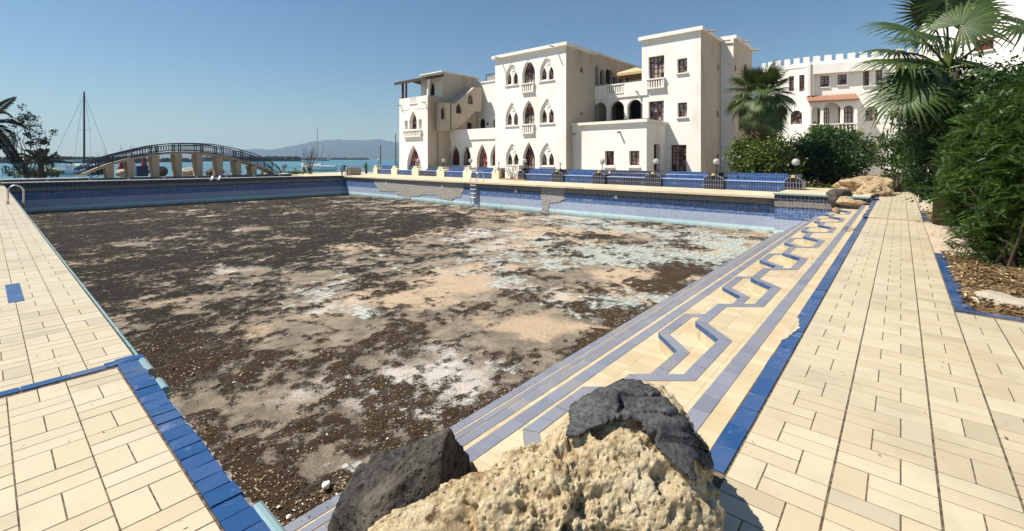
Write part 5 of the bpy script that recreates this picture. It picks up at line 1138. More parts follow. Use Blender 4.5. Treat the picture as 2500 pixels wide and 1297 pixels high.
p = D(862, 422, 45); t = thing('planter_box', 'grey slatted wooden planter box beside the black chair', 'planter', (p.x, p.y, 0)); b = MB()
for i in range(5): b.box((p.x - .62, p.y - .42, .05 + i * .15), (p.x + .62, p.y - .38, .17 + i * .15)); b.box((p.x - .66, p.y - .42, .05 + i * .15), (p.x - .62, p.y + .42, .17 + i * .15)); b.box((p.x + .62, p.y - .42, .05 + i * .15), (p.x + .66, p.y + .42, .17 + i * .15))
b.build('slats', GREYWOOD, t); b = MB(); b.box((p.x - .6, p.y - .37, 0), (p.x + .6, p.y + .4, .72)); b.build('liner', SOIL, t)

# ------------------------------------------------------------------ plants
LEAF4 = np.array([(0, 0, 0), (.5, .30, .06), (1., 0, -.02), (.5, -.30, .06)]); LEAF4F = [(0, 1, 2, 3)]
def leaf_cloud(name, ells, N, size, m, parent, seed, clump=.18, nclump=None, shell=.55, tilt=.75, tpl=LEAF4, tf=LEAF4F, zmin=None):
    rs = np.random.RandomState(seed); vol = np.array([e[1][0] * e[1][1] * e[1][2] for e in ells]) ** .8; vol /= vol.sum(); nclump = nclump or max(20, N // 45)
    k = rs.choice(len(ells), nclump, p=vol); d = rs.normal(size=(nclump, 3)); d /= np.linalg.norm(d, axis=1)[:, None]; rad = shell + (1 - shell) * rs.rand(nclump) ** .6; rad = np.where(rs.rand(nclump) < .18, rad * rs.rand(nclump), rad)
    cen = np.array([ells[i][0] for i in k]) + d * rad[:, None] * np.array([ells[i][1] for i in k]); csz = np.array([min(ells[i][1]) for i in k]) * clump * (.6 + .9 * rs.rand(nclump))
    j = rs.randint(nclump, size=N); pos = cen[j] + rs.normal(size=(N, 3)) * csz[j][:, None]
    if zmin is not None: pos = pos[pos[:, 2] > zmin]; N = len(pos)
    s = size * (.55 + .8 * rs.rand(N)); M3 = rot_rand(N, rs, tilt) * s[:, None, None]; V, Fc = inst(tpl, tf, M3, pos); return np_mesh(name, V, Fc, m, parent)
def branches(b, base, tips, r0, rs, wob=.12):
    base = Vector(base)
    for tp in tips:
        tp = Vector(tp); L = (tp - base).length; pts = [base + (tp - base) * t + Vector(rs.normal(size=3)) * wob * L * math.sin(math.pi * t) * .5 for t in np.linspace(0, 1, 6)]; b.tube(pts, [r0 * (1 - .8 * t) for t in np.linspace(0, 1, 6)], 6)
def bush(name, lb, cat, base, ells, N, size, m, seed, stems=5, r0=.05, group=None, **kw):
    t = thing(name, lb, cat, base, group); rs = np.random.RandomState(seed + 100); b = MB(); tips = []
    for i in range(stems): e = ells[i % len(ells)]; tips.append(np.array(e[0]) + rs.normal(size=3) * np.array(e[1]) * .3)
    branches(b, base, tips, r0, rs); b.build('stems' if name != 'tree' else 'trunk', BARK, t); leaf_cloud('foliage' if name != 'tree' else 'crown', ells, N, size, m, t, seed, **kw); return t
# fan palm leaf: pleated fan that splits into drooping tips
def fan_leaf(nseg=34, spread=R(290), Rl=1., droop=.5, fold=.16, split=.45, seed=0, vdroop=.0):
    rs = np.random.RandomState(seed); V = []; Fc = []; ts = [.04, .25, split, .68, .86, 1.]
    for i in range(nseg):
        a = (i + .5) / nseg * spread - spread / 2; da = spread / nseg * .5; L = Rl * (.80 + .20 * math.cos(a * .55)) * (.93 + .12 * rs.rand()); dr = droop * (.7 + .6 * rs.rand()); tw = (rs.rand() - .5) * .35; n0 = len(V)
        for t in ts:
            w_ = da * (t if t < split else split * (1 - (t - split) / (1 - split)) ** .8 + .006); x = t * L; z = -dr * max(0, t - .35) ** 2 * Rl - vdroop * t * t; ex = max(0, t - .5) * dr * .35 * L; a2 = a + tw * max(0, t - split) * .6
            for sg, zz in ((-1, -fold * w_ * Rl), (0, fold * w_ * Rl), (1, -fold * w_ * Rl)):
                ang = a2 + sg * w_ / max(t, .05) * (1 if t < split else 1); xx = (x - ex) * math.cos(ang); yy = (x - ex) * math.sin(ang); V.append((xx, yy, z + zz))
        for r in range(len(ts) - 1):
            for c in range(2): q = n0 + r * 3 + c; Fc.append((q, q + 1, q + 4, q + 3))
    return np.array(V), np.array(Fc)
def frame_from(d, up=(0, 0, 1)):
    d = Vector(d).normalized(); u_ = Vector(up); y = u_.cross(d); y = y.normalized() if y.length > 1e-3 else Vector((0, 1, 0)); z = d.cross(y); return np.array([[d.x, y.x, z.x], [d.y, y.y, z.y], [d.z, y.z, z.z]])
FANS = [fan_leaf(34, R(280), 1., dr, .16, .45, s) for s, dr in enumerate((.35, .6, .9, 1.3))]
# --- fan palm in the middle distance
pb = Vector((*LD((1858 - CX) / F * 25.5, 25.5), 0)); mp = thing('fan_palm', 'mid sized fan palm with a skirt of drooping leaves beside the square tower', 'palm tree', pb)
b = MB(); b.tube([(pb.x + .1 * math.sin(z), pb.y, z) for z in np.linspace(-.1, 4.6, 8)], [.34, .30, .27, .26, .26, .27, .28, .24], 12); b.build('trunk', BARK, mp, True)
rs = np.random.RandomState(12); vs, fs, dv, df = [], [], [], []; bp = MB(); cz = 4.75
def add_leaf(vs, fs, tpl, M3, pos): k = sum(len(v) for v in vs); vs.append(tpl[0] @ M3.T + np.array(pos)); fs.append(tpl[1] + k)
for i in range(58):
    az = i * 2.39996; el = R(82) - (i / 58) ** .9 * R(128); pl = .95 + .55 * rs.rand(); d = Vector((math.cos(az) * math.cos(el), math.sin(az) * math.cos(el), math.sin(el))); hz_ = Vector((math.cos(az), math.sin(az), 0)); o = Vector((pb.x, pb.y, cz + .3 * math.sin(el))); e = o + d * pl + Vector((0, 0, -.10))
    bp.tube([o, o + d * pl * .5 + Vector((0, 0, .05)), e], [.03, .02, .012], 5); k = min(1, max(0, (i - 8) / 34)); dd = d * (1 - .45 * k) + Vector((0, 0, -.15 - .85 * k)); s = .82 + .30 * rs.rand()
    add_leaf(vs, fs, FANS[rs.randint(2) if i < 20 else rs.randint(3)], frame_from(dd, hz_ * (.2 + .8 * k) + Vector((0, 0, 1 - .6 * k))) * s, e)
np_mesh('crown', np.concatenate(vs), np.concatenate(fs), LEAF_PALM, mp); bp.build('petioles', LEAF_LIGHT, mp)
vs, fs = [], []
for i in range(34):
    az = i * 2.39996; el = R(-62 - 20 * rs.rand()); d = Vector((math.cos(az) * math.cos(el), math.sin(az) * math.cos(el), math.sin(el))); o = Vector((pb.x, pb.y, cz - .35 - .9 * rs.rand())) + d * .55; add_leaf(vs, fs, FANS[2], frame_from(d, (math.cos(az), math.sin(az), .2)) * (1.0 + .4 * rs.rand()), o)
np_mesh('dead_skirt', np.concatenate(vs), np.concatenate(fs), LEAF_DRY, mp)
# --- big fan palm on the right, fronds placed one by one
dB = 11.; gp = D(2306, 470, dB); bigp = thing('fan_palm', 'big fan palm with wide spread fronds at the top right of the walkway', 'palm tree', (gp.x, gp.y, 0))
hub = D(2316, 168, dB); b = MB(); b.tube([(gp.x, gp.y, -.1), (gp.x, gp.y, 1.5), (gp.x + .03, gp.y, 2.8), tuple(hub - Vector((0, 0, .1)))], [.22, .20, .19, .17], 12); b.build('trunk', BARK, bigp, True)
RT = Vector((SA, -CA, 0)); FW = Vector((CA, SA, 0)); UPV = Vector((0, 0, 1))
# petiole end (pixel), depth offset, fan pointing (right, toward viewer, up), size, droop kind
fr = [((2222, 72), -.2, (-1, .3, -.02), 1.22, 1, (0, -.7, 1)), ((2268, 30), .5, (-.25, .1, 1), 1.05, 0, (0, -1, .2)), ((2345, 62), -.3, (.75, .25, .55), 1.22, 1, (-.5, -.6, .5)), ((2372, 20), .5, (.5, -.2, .9), 1.05, 0, (-.3, -.9, .3)), ((2310, -5), .1, (.05, 0, 1), 1.15, 0, (0, -1, 0)),
      ((2205, 150), -.1, (-1, .25, -.10), 1.25, 1, (0, -.35, 1)), ((2190, 125), .5, (-1, -.2, .10), 1.05, 1, (.1, -.4, 1)), ((2262, 212), -.55, (-.25, .5, -1), 1.12, 1, (-.2, -.85, .5)), ((2215, 222), -.4, (-.75, .35, -.95), 1.22, 2, (-.45, -.5, .5)), ((2298, 265), -.3, (.25, .4, -1), .9, 2, (.1, -.9, .3)),
      ((2402, 168), -.5, (1, .2, -.30), 1.25, 1, (.1, -.55, 1)), ((2486, 60), .3, (.9, .3, -.35), 1.15, 2, (-.2, -.6, .8)), ((2255, 105), .9, (-.8, -.5, .45), 1.05, 1, (.4, -.5, .7)), ((2335, 205), .6, (.3, -.6, -.5), 1., 2, (0, -.4, 1)), ((2285, 90), 1.0, (-.3, -.9, .4), 1.0, 2, (0, -.4, 1)), ((2300, 48), .9, (-.1, -.4, 1), 1.1, 0, (0, -.9, .3)), ((2238, 148), .8, (-.8, -.5, .15), 1.15, 1, (0, -.4, 1)), ((2352, 158), .8, (.7, -.5, .35), 1.0, 1, (0, -.5, 1)), ((2326, 222), -.35, (.15, .6, -.9), 1.0, 1, (0, -.8, .5)), ((2232, 190), .3, (-.9, .1, -.5), 1.15, 2, (-.2, -.5, .8))]
for (px_, py_), dd_, dr_, s, kd, up in fr:
    e = D(px_, py_, dB + dd_); c2 = lambda v: RT * v[0] - FW * v[1] + UPV * v[2]; d = c2(dr_); upw = RT * up[0] + FW * up[1] + UPV * up[2]
    V_, F_ = FANS[kd]; M3 = frame_from(d, upw) * s; fo = np_mesh('frond', V_ @ M3.T + np.array(e), F_, LEAF_PALM, bigp)
    b = MB(); mid = (hub + e) / 2 + Vector((0, 0, .10)); b.tube([hub, mid, e], [.035, .022, .014], 6); b.build('petiole', LEAF_LIGHT, fo)
def eD(px, py, d, rx, ry, rz): p = D(px, py, d); return ((p.x, p.y, p.z), (rx, ry, rz))   # an ellipsoid seen at that place
# climber smothering the palm trunk and the dark tree beside it
g0 = D(2300, 470, 11.6); bush('vine', 'dense dark climber covering the trunk of the big fan palm', 'climber', (g0.x, g0.y, 0), [eD(2275, 205, 11.7, .66, .65, .45), eD(2310, 250, 11.5, 1.15, .95, 1.0), eD(2350, 330, 11.4, 1.2, .9, .95), eD(2262, 300, 11.9, .62, .65, .85), eD(2300, 410, 11.3, 1.05, .8, .75), eD(2306, 465, 10.8, .55, .5, .42), eD(2300, 350, 11, .8, .5, .6), eD(2390, 270, 11.6, 1.0, .8, .8)], 30000, .085, LEAF_DARK, 21, 7, .05, clump=.20)
g0 = D(2490, 520, 9.); bush('tree', 'tall dark leafy tree at the right edge beside the big palm', 'tree', (g0.x, g0.y, 0), [eD(2490, 250, 9.5, .85, .8, .75), eD(2540, 330, 9., 1.2, 1., 1.2), eD(2440, 360, 9.6, .9, .8, .8), eD(2560, 190, 10, .6, .6, .6)], 24000, .085, LEAF_DARK, 22, 7, .07, clump=.20)
# feathery shrub in front: sprays of small leaflets
def spray_tpl(n=9, L=1., w=.13):
    V, Fc = [], []
    for i in range(n):
        x = L * (.15 + .85 * i / n); z = -.28 * (x / L) ** 2 * L
        for sg in (-1, 1):
            k = len(V); ln = w * 2.1 * (1 - .45 * i / n); V += [(x, 0, z), (x + ln * .45, sg * ln * .62, z + .02), (x + ln * .55, sg * ln, z - .05), (x + ln * .12, sg * ln * .62, z + .0)]; Fc.append((k, k + 1, k + 2, k + 3))
    return np.array(V), np.array(Fc)
SPR = spray_tpl()
g0 = P(2472, 660); t = bush('shrub', 'feathery green shrub in the litter covered planter on the right', 'shrub', g0, [eD(2455, 590, 6.9, .42, .5, .40), eD(2520, 540, 6.6, .65, .6, .6), eD(2430, 500, 7.1, .6, .6, .5), eD(2420, 420, 7.5, .62, .6, .5), eD(2510, 420, 6.9, .85, .75, .7), eD(2385, 530, 7.2, .30, .34, .26), eD(2500, 300, 7.3, .8, .7, .6), eD(2425, 340, 7.6, .55, .5, .45)], 9500, .23, LEAF_MID, 23, 9, .035, clump=.22, tpl=SPR[0], tf=SPR[1], tilt=.55, zmin=.12)
rs = np.random.RandomState(5); b = MB()
for i in range(7): x = g0 + Vector((rs.normal() * .12, rs.normal() * .12, 0)); b.tube([x, x + Vector((rs.normal() * .12, rs.normal() * .12, .5)), x + Vector((rs.normal() * .35, rs.normal() * .35, .8 + .5 * rs.rand()))], [.022, .016, .006], 5)
b.build('stems', BARK, t)
g0 = D(2330, 500, 12.6); bush('shrub', 'low leafy shrub spilling over the blue kerb at the back planter', 'shrub', (g0.x, g0.y, 0), [eD(2345, 470, 12.8, .8, .75, .5), eD(2410, 480, 11.2, .95, .8, .6), eD(2300, 448, 14, .55, .6, .42), eD(2345, 520, 10.8, .32, .4, .18)], 9000, .09, LEAF_MID, 24, 5, .03, clump=.2, zmin=.03)
# bushes behind the benches
g0 = D(1855, 440, 24.5); bush('bush', 'light green bush under the mid sized palm', 'bush', (g0.x, g0.y, 0), [eD(1850, 405, 24.3, 1.3, .9, .95), eD(1812, 392, 25, .8, .7, 1.0), eD(1893, 385, 24.4, .95, .7, 1.15), eD(1835, 366, 25, .75, .7, .75), eD(1920, 410, 24.6, .7, .7, .8)], 16000, .16, LEAF_LIGHT, 31, 8, .05, clump=.22)
g0 = D(2020, 440, 26.5); bush('bush', 'big rounded dark green bush in front of the porch', 'bush', (g0.x, g0.y, 0), [eD(2020, 405, 26.5, 2.0, 1.7, 1.35), eD(1975, 378, 27.2, 1.5, 1.3, 1.15), eD(2065, 375, 27.2, 1.35, 1.3, 1.15), eD(2020, 352, 27.5, 1.6, 1.3, .85), eD(1935, 400, 27, .9, 1, 1.1)], 30000, .16, LEAF_DARK, 32, 10, .06, clump=.2)
g0 = D(2070, 330, 29); leaf_cloud('blossoming_shrub', [eD(2010, 322, 30, 1.9, .8, .35), eD(2085, 325, 30, .9, .6, .4)], 2600, .15, LEAF_LIGHT, None, 33, clump=.3); tag(bpy.data.objects['blossoming_shrub'], 'pale green sprigs along the balustrade of the porch', 'shrub')
for px, d, lb, sd, hh in ((2185, 21.5, 'slender small tree left of the climber, its leaves against the white wall', 41, 330), (2232, 20.5, 'slender small tree closest to the climber, partly merged with it', 42, 320)):
    g0 = D(px, 465, d); t = thing('tree', lb, 'tree', (g0.x, g0.y, 0), 'slender trees before the white wall'); b = MB(); rs = np.random.RandomState(sd); branches(b, (g0.x, g0.y, 0), [D(px + dx, y_, d + rs.normal() * .4) for dx, y_ in ((-22, 330), (10, 322), (28, 350), (-30, 372), (0, 345), (18, 395))], .075, rs, .2); b.build('trunk', BARK, t)
    leaf_cloud('crown', [eD(px - 8, 345, d, .85, .7, .55), eD(px + 12, 375, d, .8, .7, .5), eD(px - 14, 400, d, .65, .6, .35), eD(px + 10, 420, d, .6, .6, .3), eD(px, 440, d, .7, .7, .22)], 2300, .15, LEAF_MID, t, sd, clump=.3)
# weeds along the edge behind the walkway
rs = np.random.RandomState(61); pos = []
for px in np.linspace(1965, 2270, 900): p = P(px + rs.normal() * 4, 459 + rs.rand() * 5 if px < 2060 else 463 + rs.rand() * 4); pos.append((p.x, p.y, .02 + .22 * rs.rand() ** 2))
V_, F_ = inst(LEAF4, LEAF4F, rot_rand(len(pos), rs, .8) * (.10 + .16 * rs.rand(len(pos)))[:, None, None], np.array(pos)); tag(np_mesh('weeds', V_, F_, LEAF_LIGHT), kind='stuff')
# --- left side: date palm entering the frame, sapling, palm bush, undergrowth
def pinnate(name, o, dirs, L, m, parent, rs, nl=46, lw=.035, ll=.42):
    for d0, L_, dr in dirs:
        d0 = Vector(d0).normalized(); side = d0.cross(UPV).normalized(); pts = []; n = 14
        for i in range(n + 1): t_ = i / n; pts.append(Vector(o) + d0 * L_ * t_ + UPV * (-dr * t_ ** 2.2 * L_))
        b = MB(); b.tube(pts, [.03 * (1 - .85 * i / n) for i in range(n + 1)], 5)
        for i in range(nl):
            t_ = .12 + .88 * i / nl; k = min(n - 1, int(t_ * n)); p = pts[k].lerp(pts[k + 1], t_ * n - k); tg = (pts[k + 1] - pts[k]).normalized(); up = side.cross(tg)
            for sg in (-1, 1):
                l_ = ll * math.sin(math.pi * (.12 + .82 * t_)) * (.85 + .3 * rs.rand()); q = (tg * .75 + side * sg * (.75 + .2 * rs.rand()) + up * (.25 - .35 * rs.rand())).normalized(); e = p + q * l_ - UPV * l_ * .12; w_ = up * lw * .5 + tg * lw * .5; b.face([p - w_ * .5, p + q * l_ * .5 + w_ * .6, e, p + q * l_ * .5 - w_ * .6])
        b.build(name, m, parent)
rs = np.random.RandomState(71); dl = 36.; o = D(-40, 305, dl); t = thing('date_palm', 'date palm at the far left edge with feathery fronds reaching into view', 'palm tree', (o.x, o.y, 0)); b = MB(); b.tube([(o.x, o.y, -.1), (o.x, o.y, o.z)], [.3, .22], 10); b.build('trunk', BARK, t)
dr_ = []
for lat, up, L_, dp in ((1, .25, 4.4, .35), (1, -.05, 4.0, .5), (1, -.35, 3.8, .55), (.9, -.62, 3.7, .6), (.85, .75, 4.2, .15), (.8, -.9, 3.4, .4), (.3, .9, 3, .6), (-.9, .4, 3, .6), (-.8, -.3, 3, .6), (.95, .1, 4.3, .5), (.75, -.2, 3.8, .8), (.6, .5, 3.5, .7)): dr_.append((RT * lat + UPV * up + FW * rs.normal() * .35, L_, dp))
pinnate('frond', (o.x, o.y, o.z), dr_, 4, LEAF_DATE, t, rs, 90, .12, .62)
dl = 39.; o = D(100, 405, dl); t = thing('date_palm', 'short palm bush left of the black masted sailboat', 'palm tree', (o.x, o.y, 0)); b = MB(); b.tube([(o.x, o.y, -.1), (o.x, o.y, o.z + .15)], [.25, .18], 10); b.build('trunk', BARK, t); dr_ = []
for i in range(15): a = R(8 + 164 * (i + .5) / 15); dr_.append((RT * math.cos(a) + UPV * (math.sin(a) * .95 + .15) + FW * rs.normal() * .4, 2.1 + .7 * rs.rand() * math.sin(a), .35 + .3 * rs.rand()))
pinnate('frond', (o.x, o.y, o.z + .1), dr_, 2, LEAF_DATE, t, rs, 46, .10, .55)
g0 = D(66, 430, 37); t = thing('tree', 'thin leafy sapling rising behind the palm fronds at the far left', 'tree', (g0.x, g0.y, 0)); b = MB(); tips = [D(x, y, 37 + rs.normal() * .5) for x, y in ((62, 262), (74, 282), (40, 300), (85, 318), (112, 315), (60, 330), (95, 345), (120, 345), (30, 340), (50, 285))]; branches(b, (g0.x, g0.y, 0), tips, .06, rs, .16); b.build('trunk', TWIG, t)
leaf_cloud('crown', [eD(x, y, 37, .5, .4, .33) for x, y in ((62, 266), (72, 284), (42, 300), (85, 320), (112, 318), (62, 328), (94, 345), (122, 346), (32, 340), (56, 290), (78, 305), (70, 350), (50, 370), (90, 375), (120, 370))], 1400, .18, LEAF_DATE, t, 72, clump=.4)
for px, d, sx, hz, m, lb, sd in ((60, 40, 1.2, .42, LEAF_DATE, 'dark low bush beside the black chair at the far left', 81), (100, 40, 1.5, .35, LEAF_LIGHT, 'yellow green low bush at the foot of the short palm', 82), (240, 43, .8, .55, LEAF_DATE, 'dark bush at the left foot of the bridge', 83)):
    g0 = D(px, 430, d); bush('bush', lb, 'bush', (g0.x, g0.y, 0), [((g0.x, g0.y, hz), (sx, 1., hz)), ((g0.x + sx * .5, g0.y, hz * .8), (sx * .6, .8, hz * .8))], 1800, .16, m, sd, 5, .025, clump=.28, group='low bushes by the shore')
# bare shrubs and weeds on the shore
def bare(lb, px, d, y_top, spread, n, sd, name='shrub', m=TWIG, r0=.03):
    rs = np.random.RandomState(sd); g0 = D(px, 425, d); t = thing(name, lb, 'shrub', (g0.x, g0.y, 0), 'bare shrubs on the shore'); b = MB(); h_ = H + (HY - y_top) / F * d
    for i in range(n):
        e = Vector((g0.x, g0.y, 0)) + RT * rs.normal() * spread + FW * rs.normal() * spread * .6 + UPV * h_ * (.55 + .45 * rs.rand()); m_ = Vector((g0.x, g0.y, 0)).lerp(e, .5) + RT * rs.normal() * spread * .15; b.tube([(g0.x, g0.y, -.05), m_, e], [r0, r0 * .6, r0 * .25], 4)
        for k in range(4): q = m_.lerp(e, rs.rand()); b.tube([q, q + RT * rs.normal() * spread * .35 + UPV * h_ * .16 * (1 + rs.rand())], [r0 * .35, r0 * .15], 4)
    b.build('branches', m, t); return t
bare('bare grey shrub in front of the moored white sailboat', 757, 49, 362, .75, 26, 91); bare('leafless twigs above the left part of the bridge', 318, 50, 350, .7, 7, 92); bare('thin dry stalks behind the left railing of the bridge', 262, 50, 368, .8, 12, 93, r0=.018)
for px, yt, lb, sd in ((694, 393, 'green leafy weed with an upright spike right of the bridge', 94), (720, 405, 'low green weeds on the shore beside the bare shrub', 95), (742, 402, 'thin yellowish weed left of the moored white sailboat', 96)):
    d = 47; g0 = D(px, 425, d); h_ = H + (HY - yt) / F * d; t = thing('weed', lb, 'weed', (g0.x, g0.y, 0), 'weeds on the shore'); b = MB(); b.tube([(g0.x, g0.y, -.05), (g0.x, g0.y, h_)], [.02, .008], 4); b.build('stem', TWIG, t); leaf_cloud('foliage', [((g0.x, g0.y, h_ * .55), (.22, .22, h_ * .5)), ((g0.x, g0.y, .15), (.8, .6, .14))], 420, .15, LEAF_LIGHT, t, sd, clump=.4)
# yucca by the first bench, climber on the white planter wall
g0 = D(894, 421, 49); t = thing('yucca', 'spiky yucca with dry leaves growing near the first bench', 'plant', (g0.x, g0.y, 0)); b = MB(); rs = np.random.RandomState(97)
b.tube([(g0.x, g0.y, -.05), (g0.x, g0.y, .45)], .12, 8); b.build('stem', BARK, t); bg_, bd_ = MB(), MB()
for i in range(60):
    a = rs.rand() * 6.28; el = R(-35 + 120 * rs.rand()); d = Vector((math.cos(a) * math.cos(el), math.sin(a) * math.cos(el), math.sin(el))); o = Vector((g0.x, g0.y, .5)); s_ = d.cross(UPV).normalized() * .05; L_ = .55 + .4 * rs.rand(); (bg_ if el > .1 else bd_).face([o - s_, o + d * L_ * .5 - s_ * .8, o + d * L_, o + d * L_ * .5 + s_ * .8, o + s_])
bg_.build('leaves', LEAF_MID, t); bd_.build('dry_leaves', LEAF_DRY, t)
g0 = BL0 + BD * bline(1250) + BN * .02; t = thing('climber', 'straggly climber with few leaves on the white planter wall', 'climber', (g0.x, g0.y, 0)); b = MB(); rs = np.random.RandomState(98); tips = [g0 + BD * x + UPV * z - BN * .05 for x, z in ((.75, .85), (.5, 1.15), (.1, 1.35), (-.35, 1.25), (-.15, .8), (.3, .6))]; branches(b, (g0.x, g0.y, 0), tips, .022, rs, .25); b.build('stems', TWIG, t)
leaf_cloud('foliage', [((q.x, q.y, q.z), (.18, .18, .16)) for q in tips], 120, .12, LEAF_LIGHT, t, 99, clump=.5)

# ------------------------------------------------------------------ planter on the right
def litter(name, N, box, m, s0, s1, seed, z=.01):
    rs = np.random.RandomState(seed); u = box[0] + (box[1] - box[0]) * rs.rand(N); v = box[2] + (box[3] - box[2]) * rs.rand(N) ** .8; T = np.array([(-.5, -.14, .0), (0, -.20, .10), (.5, 0, .02), (0, .18, .08)]); s = s0 + (s1 - s0) * rs.rand(N) ** 1.5
    V, Fc = inst(T, [(0, 1, 2, 3)], rot_rand(N, rs, .35) * s[:, None, None], np.stack([u, v, z + .03 * rs.rand(N)], 1)); return tag(np_mesh(name, V, Fc, m), kind='stuff')
for u0, u1, lb in ((6.66, 10.45, 'planter bed with blue tiled kerb and dry leaf litter nearest the viewer'), (15.75, 18.75, 'far planter bed with blue tiled kerb under the climber')):
    t = thing('planter_bed', lb, 'planter', ((u0 + u1) / 2, -2, 0), 'planter beds beside the walkway'); b = MB(); x = u0
    while x < u1 - .02: tile(b, x, min(x + .245, u1), -.60 - .05 * rnd.random(), -.43, .005, 0); x += .246
    y = -.43
    while y > -6: tile(b, u0, u0 + .11, y - .245, y, .006, 0); y -= .246
    b.face([(u0 - .01, -6, -.009), (u1, -6, -.009), (u1, -.425, -.009), (u0 - .01, -.425, -.009)], 1); b.build('kerb', [BLUE_TILE, GROUT], t)
    n1, n2 = 60, 70; U_, V_ = np.meshgrid(np.linspace(u0 + .10, u1, n1), np.linspace(-6, -.53, n2)); q = np.stack([U_.ravel(), V_.ravel(), 0 * U_.ravel()], 1); z = .004 + .05 * sstep(0, .5, -.53 - q[:, 1]) * sstep(0, .3, q[:, 0] - u0 - .1) * (.3 + fbm(q * 2.2, 4, 5)); q[:, 2] = z
    Fq_ = (np.arange(n2 - 1)[:, None] * n1 + np.arange(n1 - 1)[None]).ravel(); np_mesh('soil', q, np.stack([Fq_, Fq_ + 1, Fq_ + n1 + 1, Fq_ + n1], 1), SOIL, t, True)
litter('leaf_litter', 5200, (6.72, 10.5, -3.2, -.50), LITTER, .03, .11, 3, .045); litter('leaf_litter', 500, (15.7, 19, -2.5, -.4), LITTER, .04, .12, 4); litter('leaf_litter', 260, (10.3, 15.6, -3, -.5), LITTER, .03, .09, 5, .0)
litter('leaf_litter', 420, (8.5, 14.5, 1.0, 1.4), CHIPS, .012, .035, 6, LV[1] + .002); litter('leaf_litter', 120, (13.4, 14.4, .72, 1.1), CHIPS, .02, .09, 8, LV[0] + .002); litter('leaf_litter', 160, (.85, 2.3, 2.7, 3.9), CHIPS, .015, .05, 9, LV[6] + .004)

litter('leaf_litter', 70, (1.6, 9, -1.2, .66), CHIPS, .008, .03, 31, .004); litter('leaf_litter', 60, (-.5, .6, 2, 12), CHIPS, .008, .028, 32, .016)
# ------------------------------------------------------------------ rocks
def sdf_rock(name, lb, cat, center, lumps, cuts, m, sub, seed, amp=(.05, .02, .012), pit=(.03, 9.), k=.08, squash=None, group=None, pw=None):
    # star shaped stone: smooth union of ellipsoids, cut by planes, then weathered; returns object, directions and radii
    bm = bmesh.new(); bmesh.ops.create_icosphere(bm, subdivisions=sub, radius=1); Dn = np.array([v.co[:] for v in bm.verts]); Fc = np.array([[v.index for v in f.verts] for f in bm.faces]); bm.free()
    Dn /= np.linalg.norm(Dn, axis=1)[:, None]; c = np.array(center)
    def sd(p):
        r = None
        for o, rr, yaw in lumps:
            q = p - np.array(o); cs, sn = math.cos(yaw), math.sin(yaw); q = np.stack([q[:, 0] * cs + q[:, 1] * sn, -q[:, 0] * sn + q[:, 1] * cs, q[:, 2]], 1); rr = np.array(rr); a = (np.linalg.norm(q / rr, axis=1) - 1) * rr.min()
            if r is None: r = a
            else: h_ = np.clip(.5 + .5 * (r - a) / k, 0, 1); r = r * (1 - h_) + a * h_ - k * h_ * (1 - h_)
        for n_, d_, kk in cuts:
            n_ = np.array(n_, float); n_ /= np.linalg.norm(n_); a = p @ n_ - d_; h_ = np.clip(.5 - .5 * (r - a) / kk, 0, 1); r = r * (1 - h_) + a * h_ + kk * h_ * (1 - h_)
        return r
    lo, hi = np.zeros(len(Dn)), np.full(len(Dn), 2.2)
    for _ in range(26): mid = (lo + hi) / 2; ins = sd(c + Dn * mid[:, None]) < 0; lo = np.where(ins, mid, lo); hi = np.where(ins, hi, mid)
    base = lo.copy(); p = c + Dn * base[:, None]; r = base.copy()
    r += (fbm(p * 2.6, 4, seed) - .5) * 2 * amp[0] + (fbm(p * 9, 4, seed + 5) - .5) * 2 * amp[1] + (fbm(p * 34, 3, seed + 9) - .5) * 2 * amp[2]
    if pit[0]:
        wp = p + (np.stack([fbm(p * 7 + s_, 2, 3) for s_ in (0, 9, 21)], 1) - .5) * .12
        w1 = worley(wp * pit[1], seed); msk = sstep(.42, .62, fbm(p * 3.3, 3, seed + 20)); r -= pit[0] * sstep(.38, .10, w1) * (.35 + msk)
        w2 = worley(wp * pit[1] * 3.1, seed + 3); r -= pit[0] * .40 * sstep(.42, .12, w2)
        w3 = worley(wp * pit[1] * .42, seed + 6); r -= pit[0] * 2.4 * sstep(.34, .12, w3) * sstep(.35, .6, fbm(p * 2.1, 2, seed + 31) + .12)
    V = Dn * r[:, None]; o = np_mesh(name, V, Fc, m, None, True); o.location = center; tag(o, lb, cat, group); return o, Dn, base, r
def CW(px, py, d): p = D(px, py, d); return (p.x, p.y, p.z)
YW = -R(49.38)
def LZ(lat, dep, z): return (*LD(lat, dep), z)
bc = LZ(.12, 1.86, .08)
rock, RD, RB, RR = sdf_rock('boulder', 'big pitted limestone boulder at the near pool corner with a black cloth over it', 'rock', bc,
    [(LZ(.60, 2.04, .17), (.255, .34, .40), YW), (LZ(.40, 1.95, .16), (.26, .30, .36), YW), (LZ(.14, 1.80, .08), (.28, .28, .37), YW), (LZ(-.14, 1.68, .04), (.28, .26, .335), YW), (LZ(-.40, 1.60, .0), (.26, .24, .31), YW), (LZ(.58, 1.85, .05), (.25, .28, .34), YW)], [], LIME, 8, 4, (.045, .034, .020), (.032, 9.5), .10, pw=1)
def inpoly(P_, x, y):
    r = np.zeros(len(x), bool); n = len(P_)
    for i in range(n):
        (x0, y0), (x1, y1) = P_[i], P_[(i + 1) % n]; c = ((y0 > y) != (y1 > y)); t = (x1 - x0) * (y - y0) / ((y1 - y0) if y1 != y0 else 1e-9) + x0; r ^= c & (x < t)
    return r
def project(V): d = V[:, 0] * CA + V[:, 1] * SA; x = V[:, 0] * SA - V[:, 1] * CA; return CX + F * x / d, HY - F * (V[:, 2] - H) / d, d
pb_ = np.array(bc) + RD * RB[:, None]; low = RB + (fbm(pb_ * 2.6, 4, 4) - .5) * .07
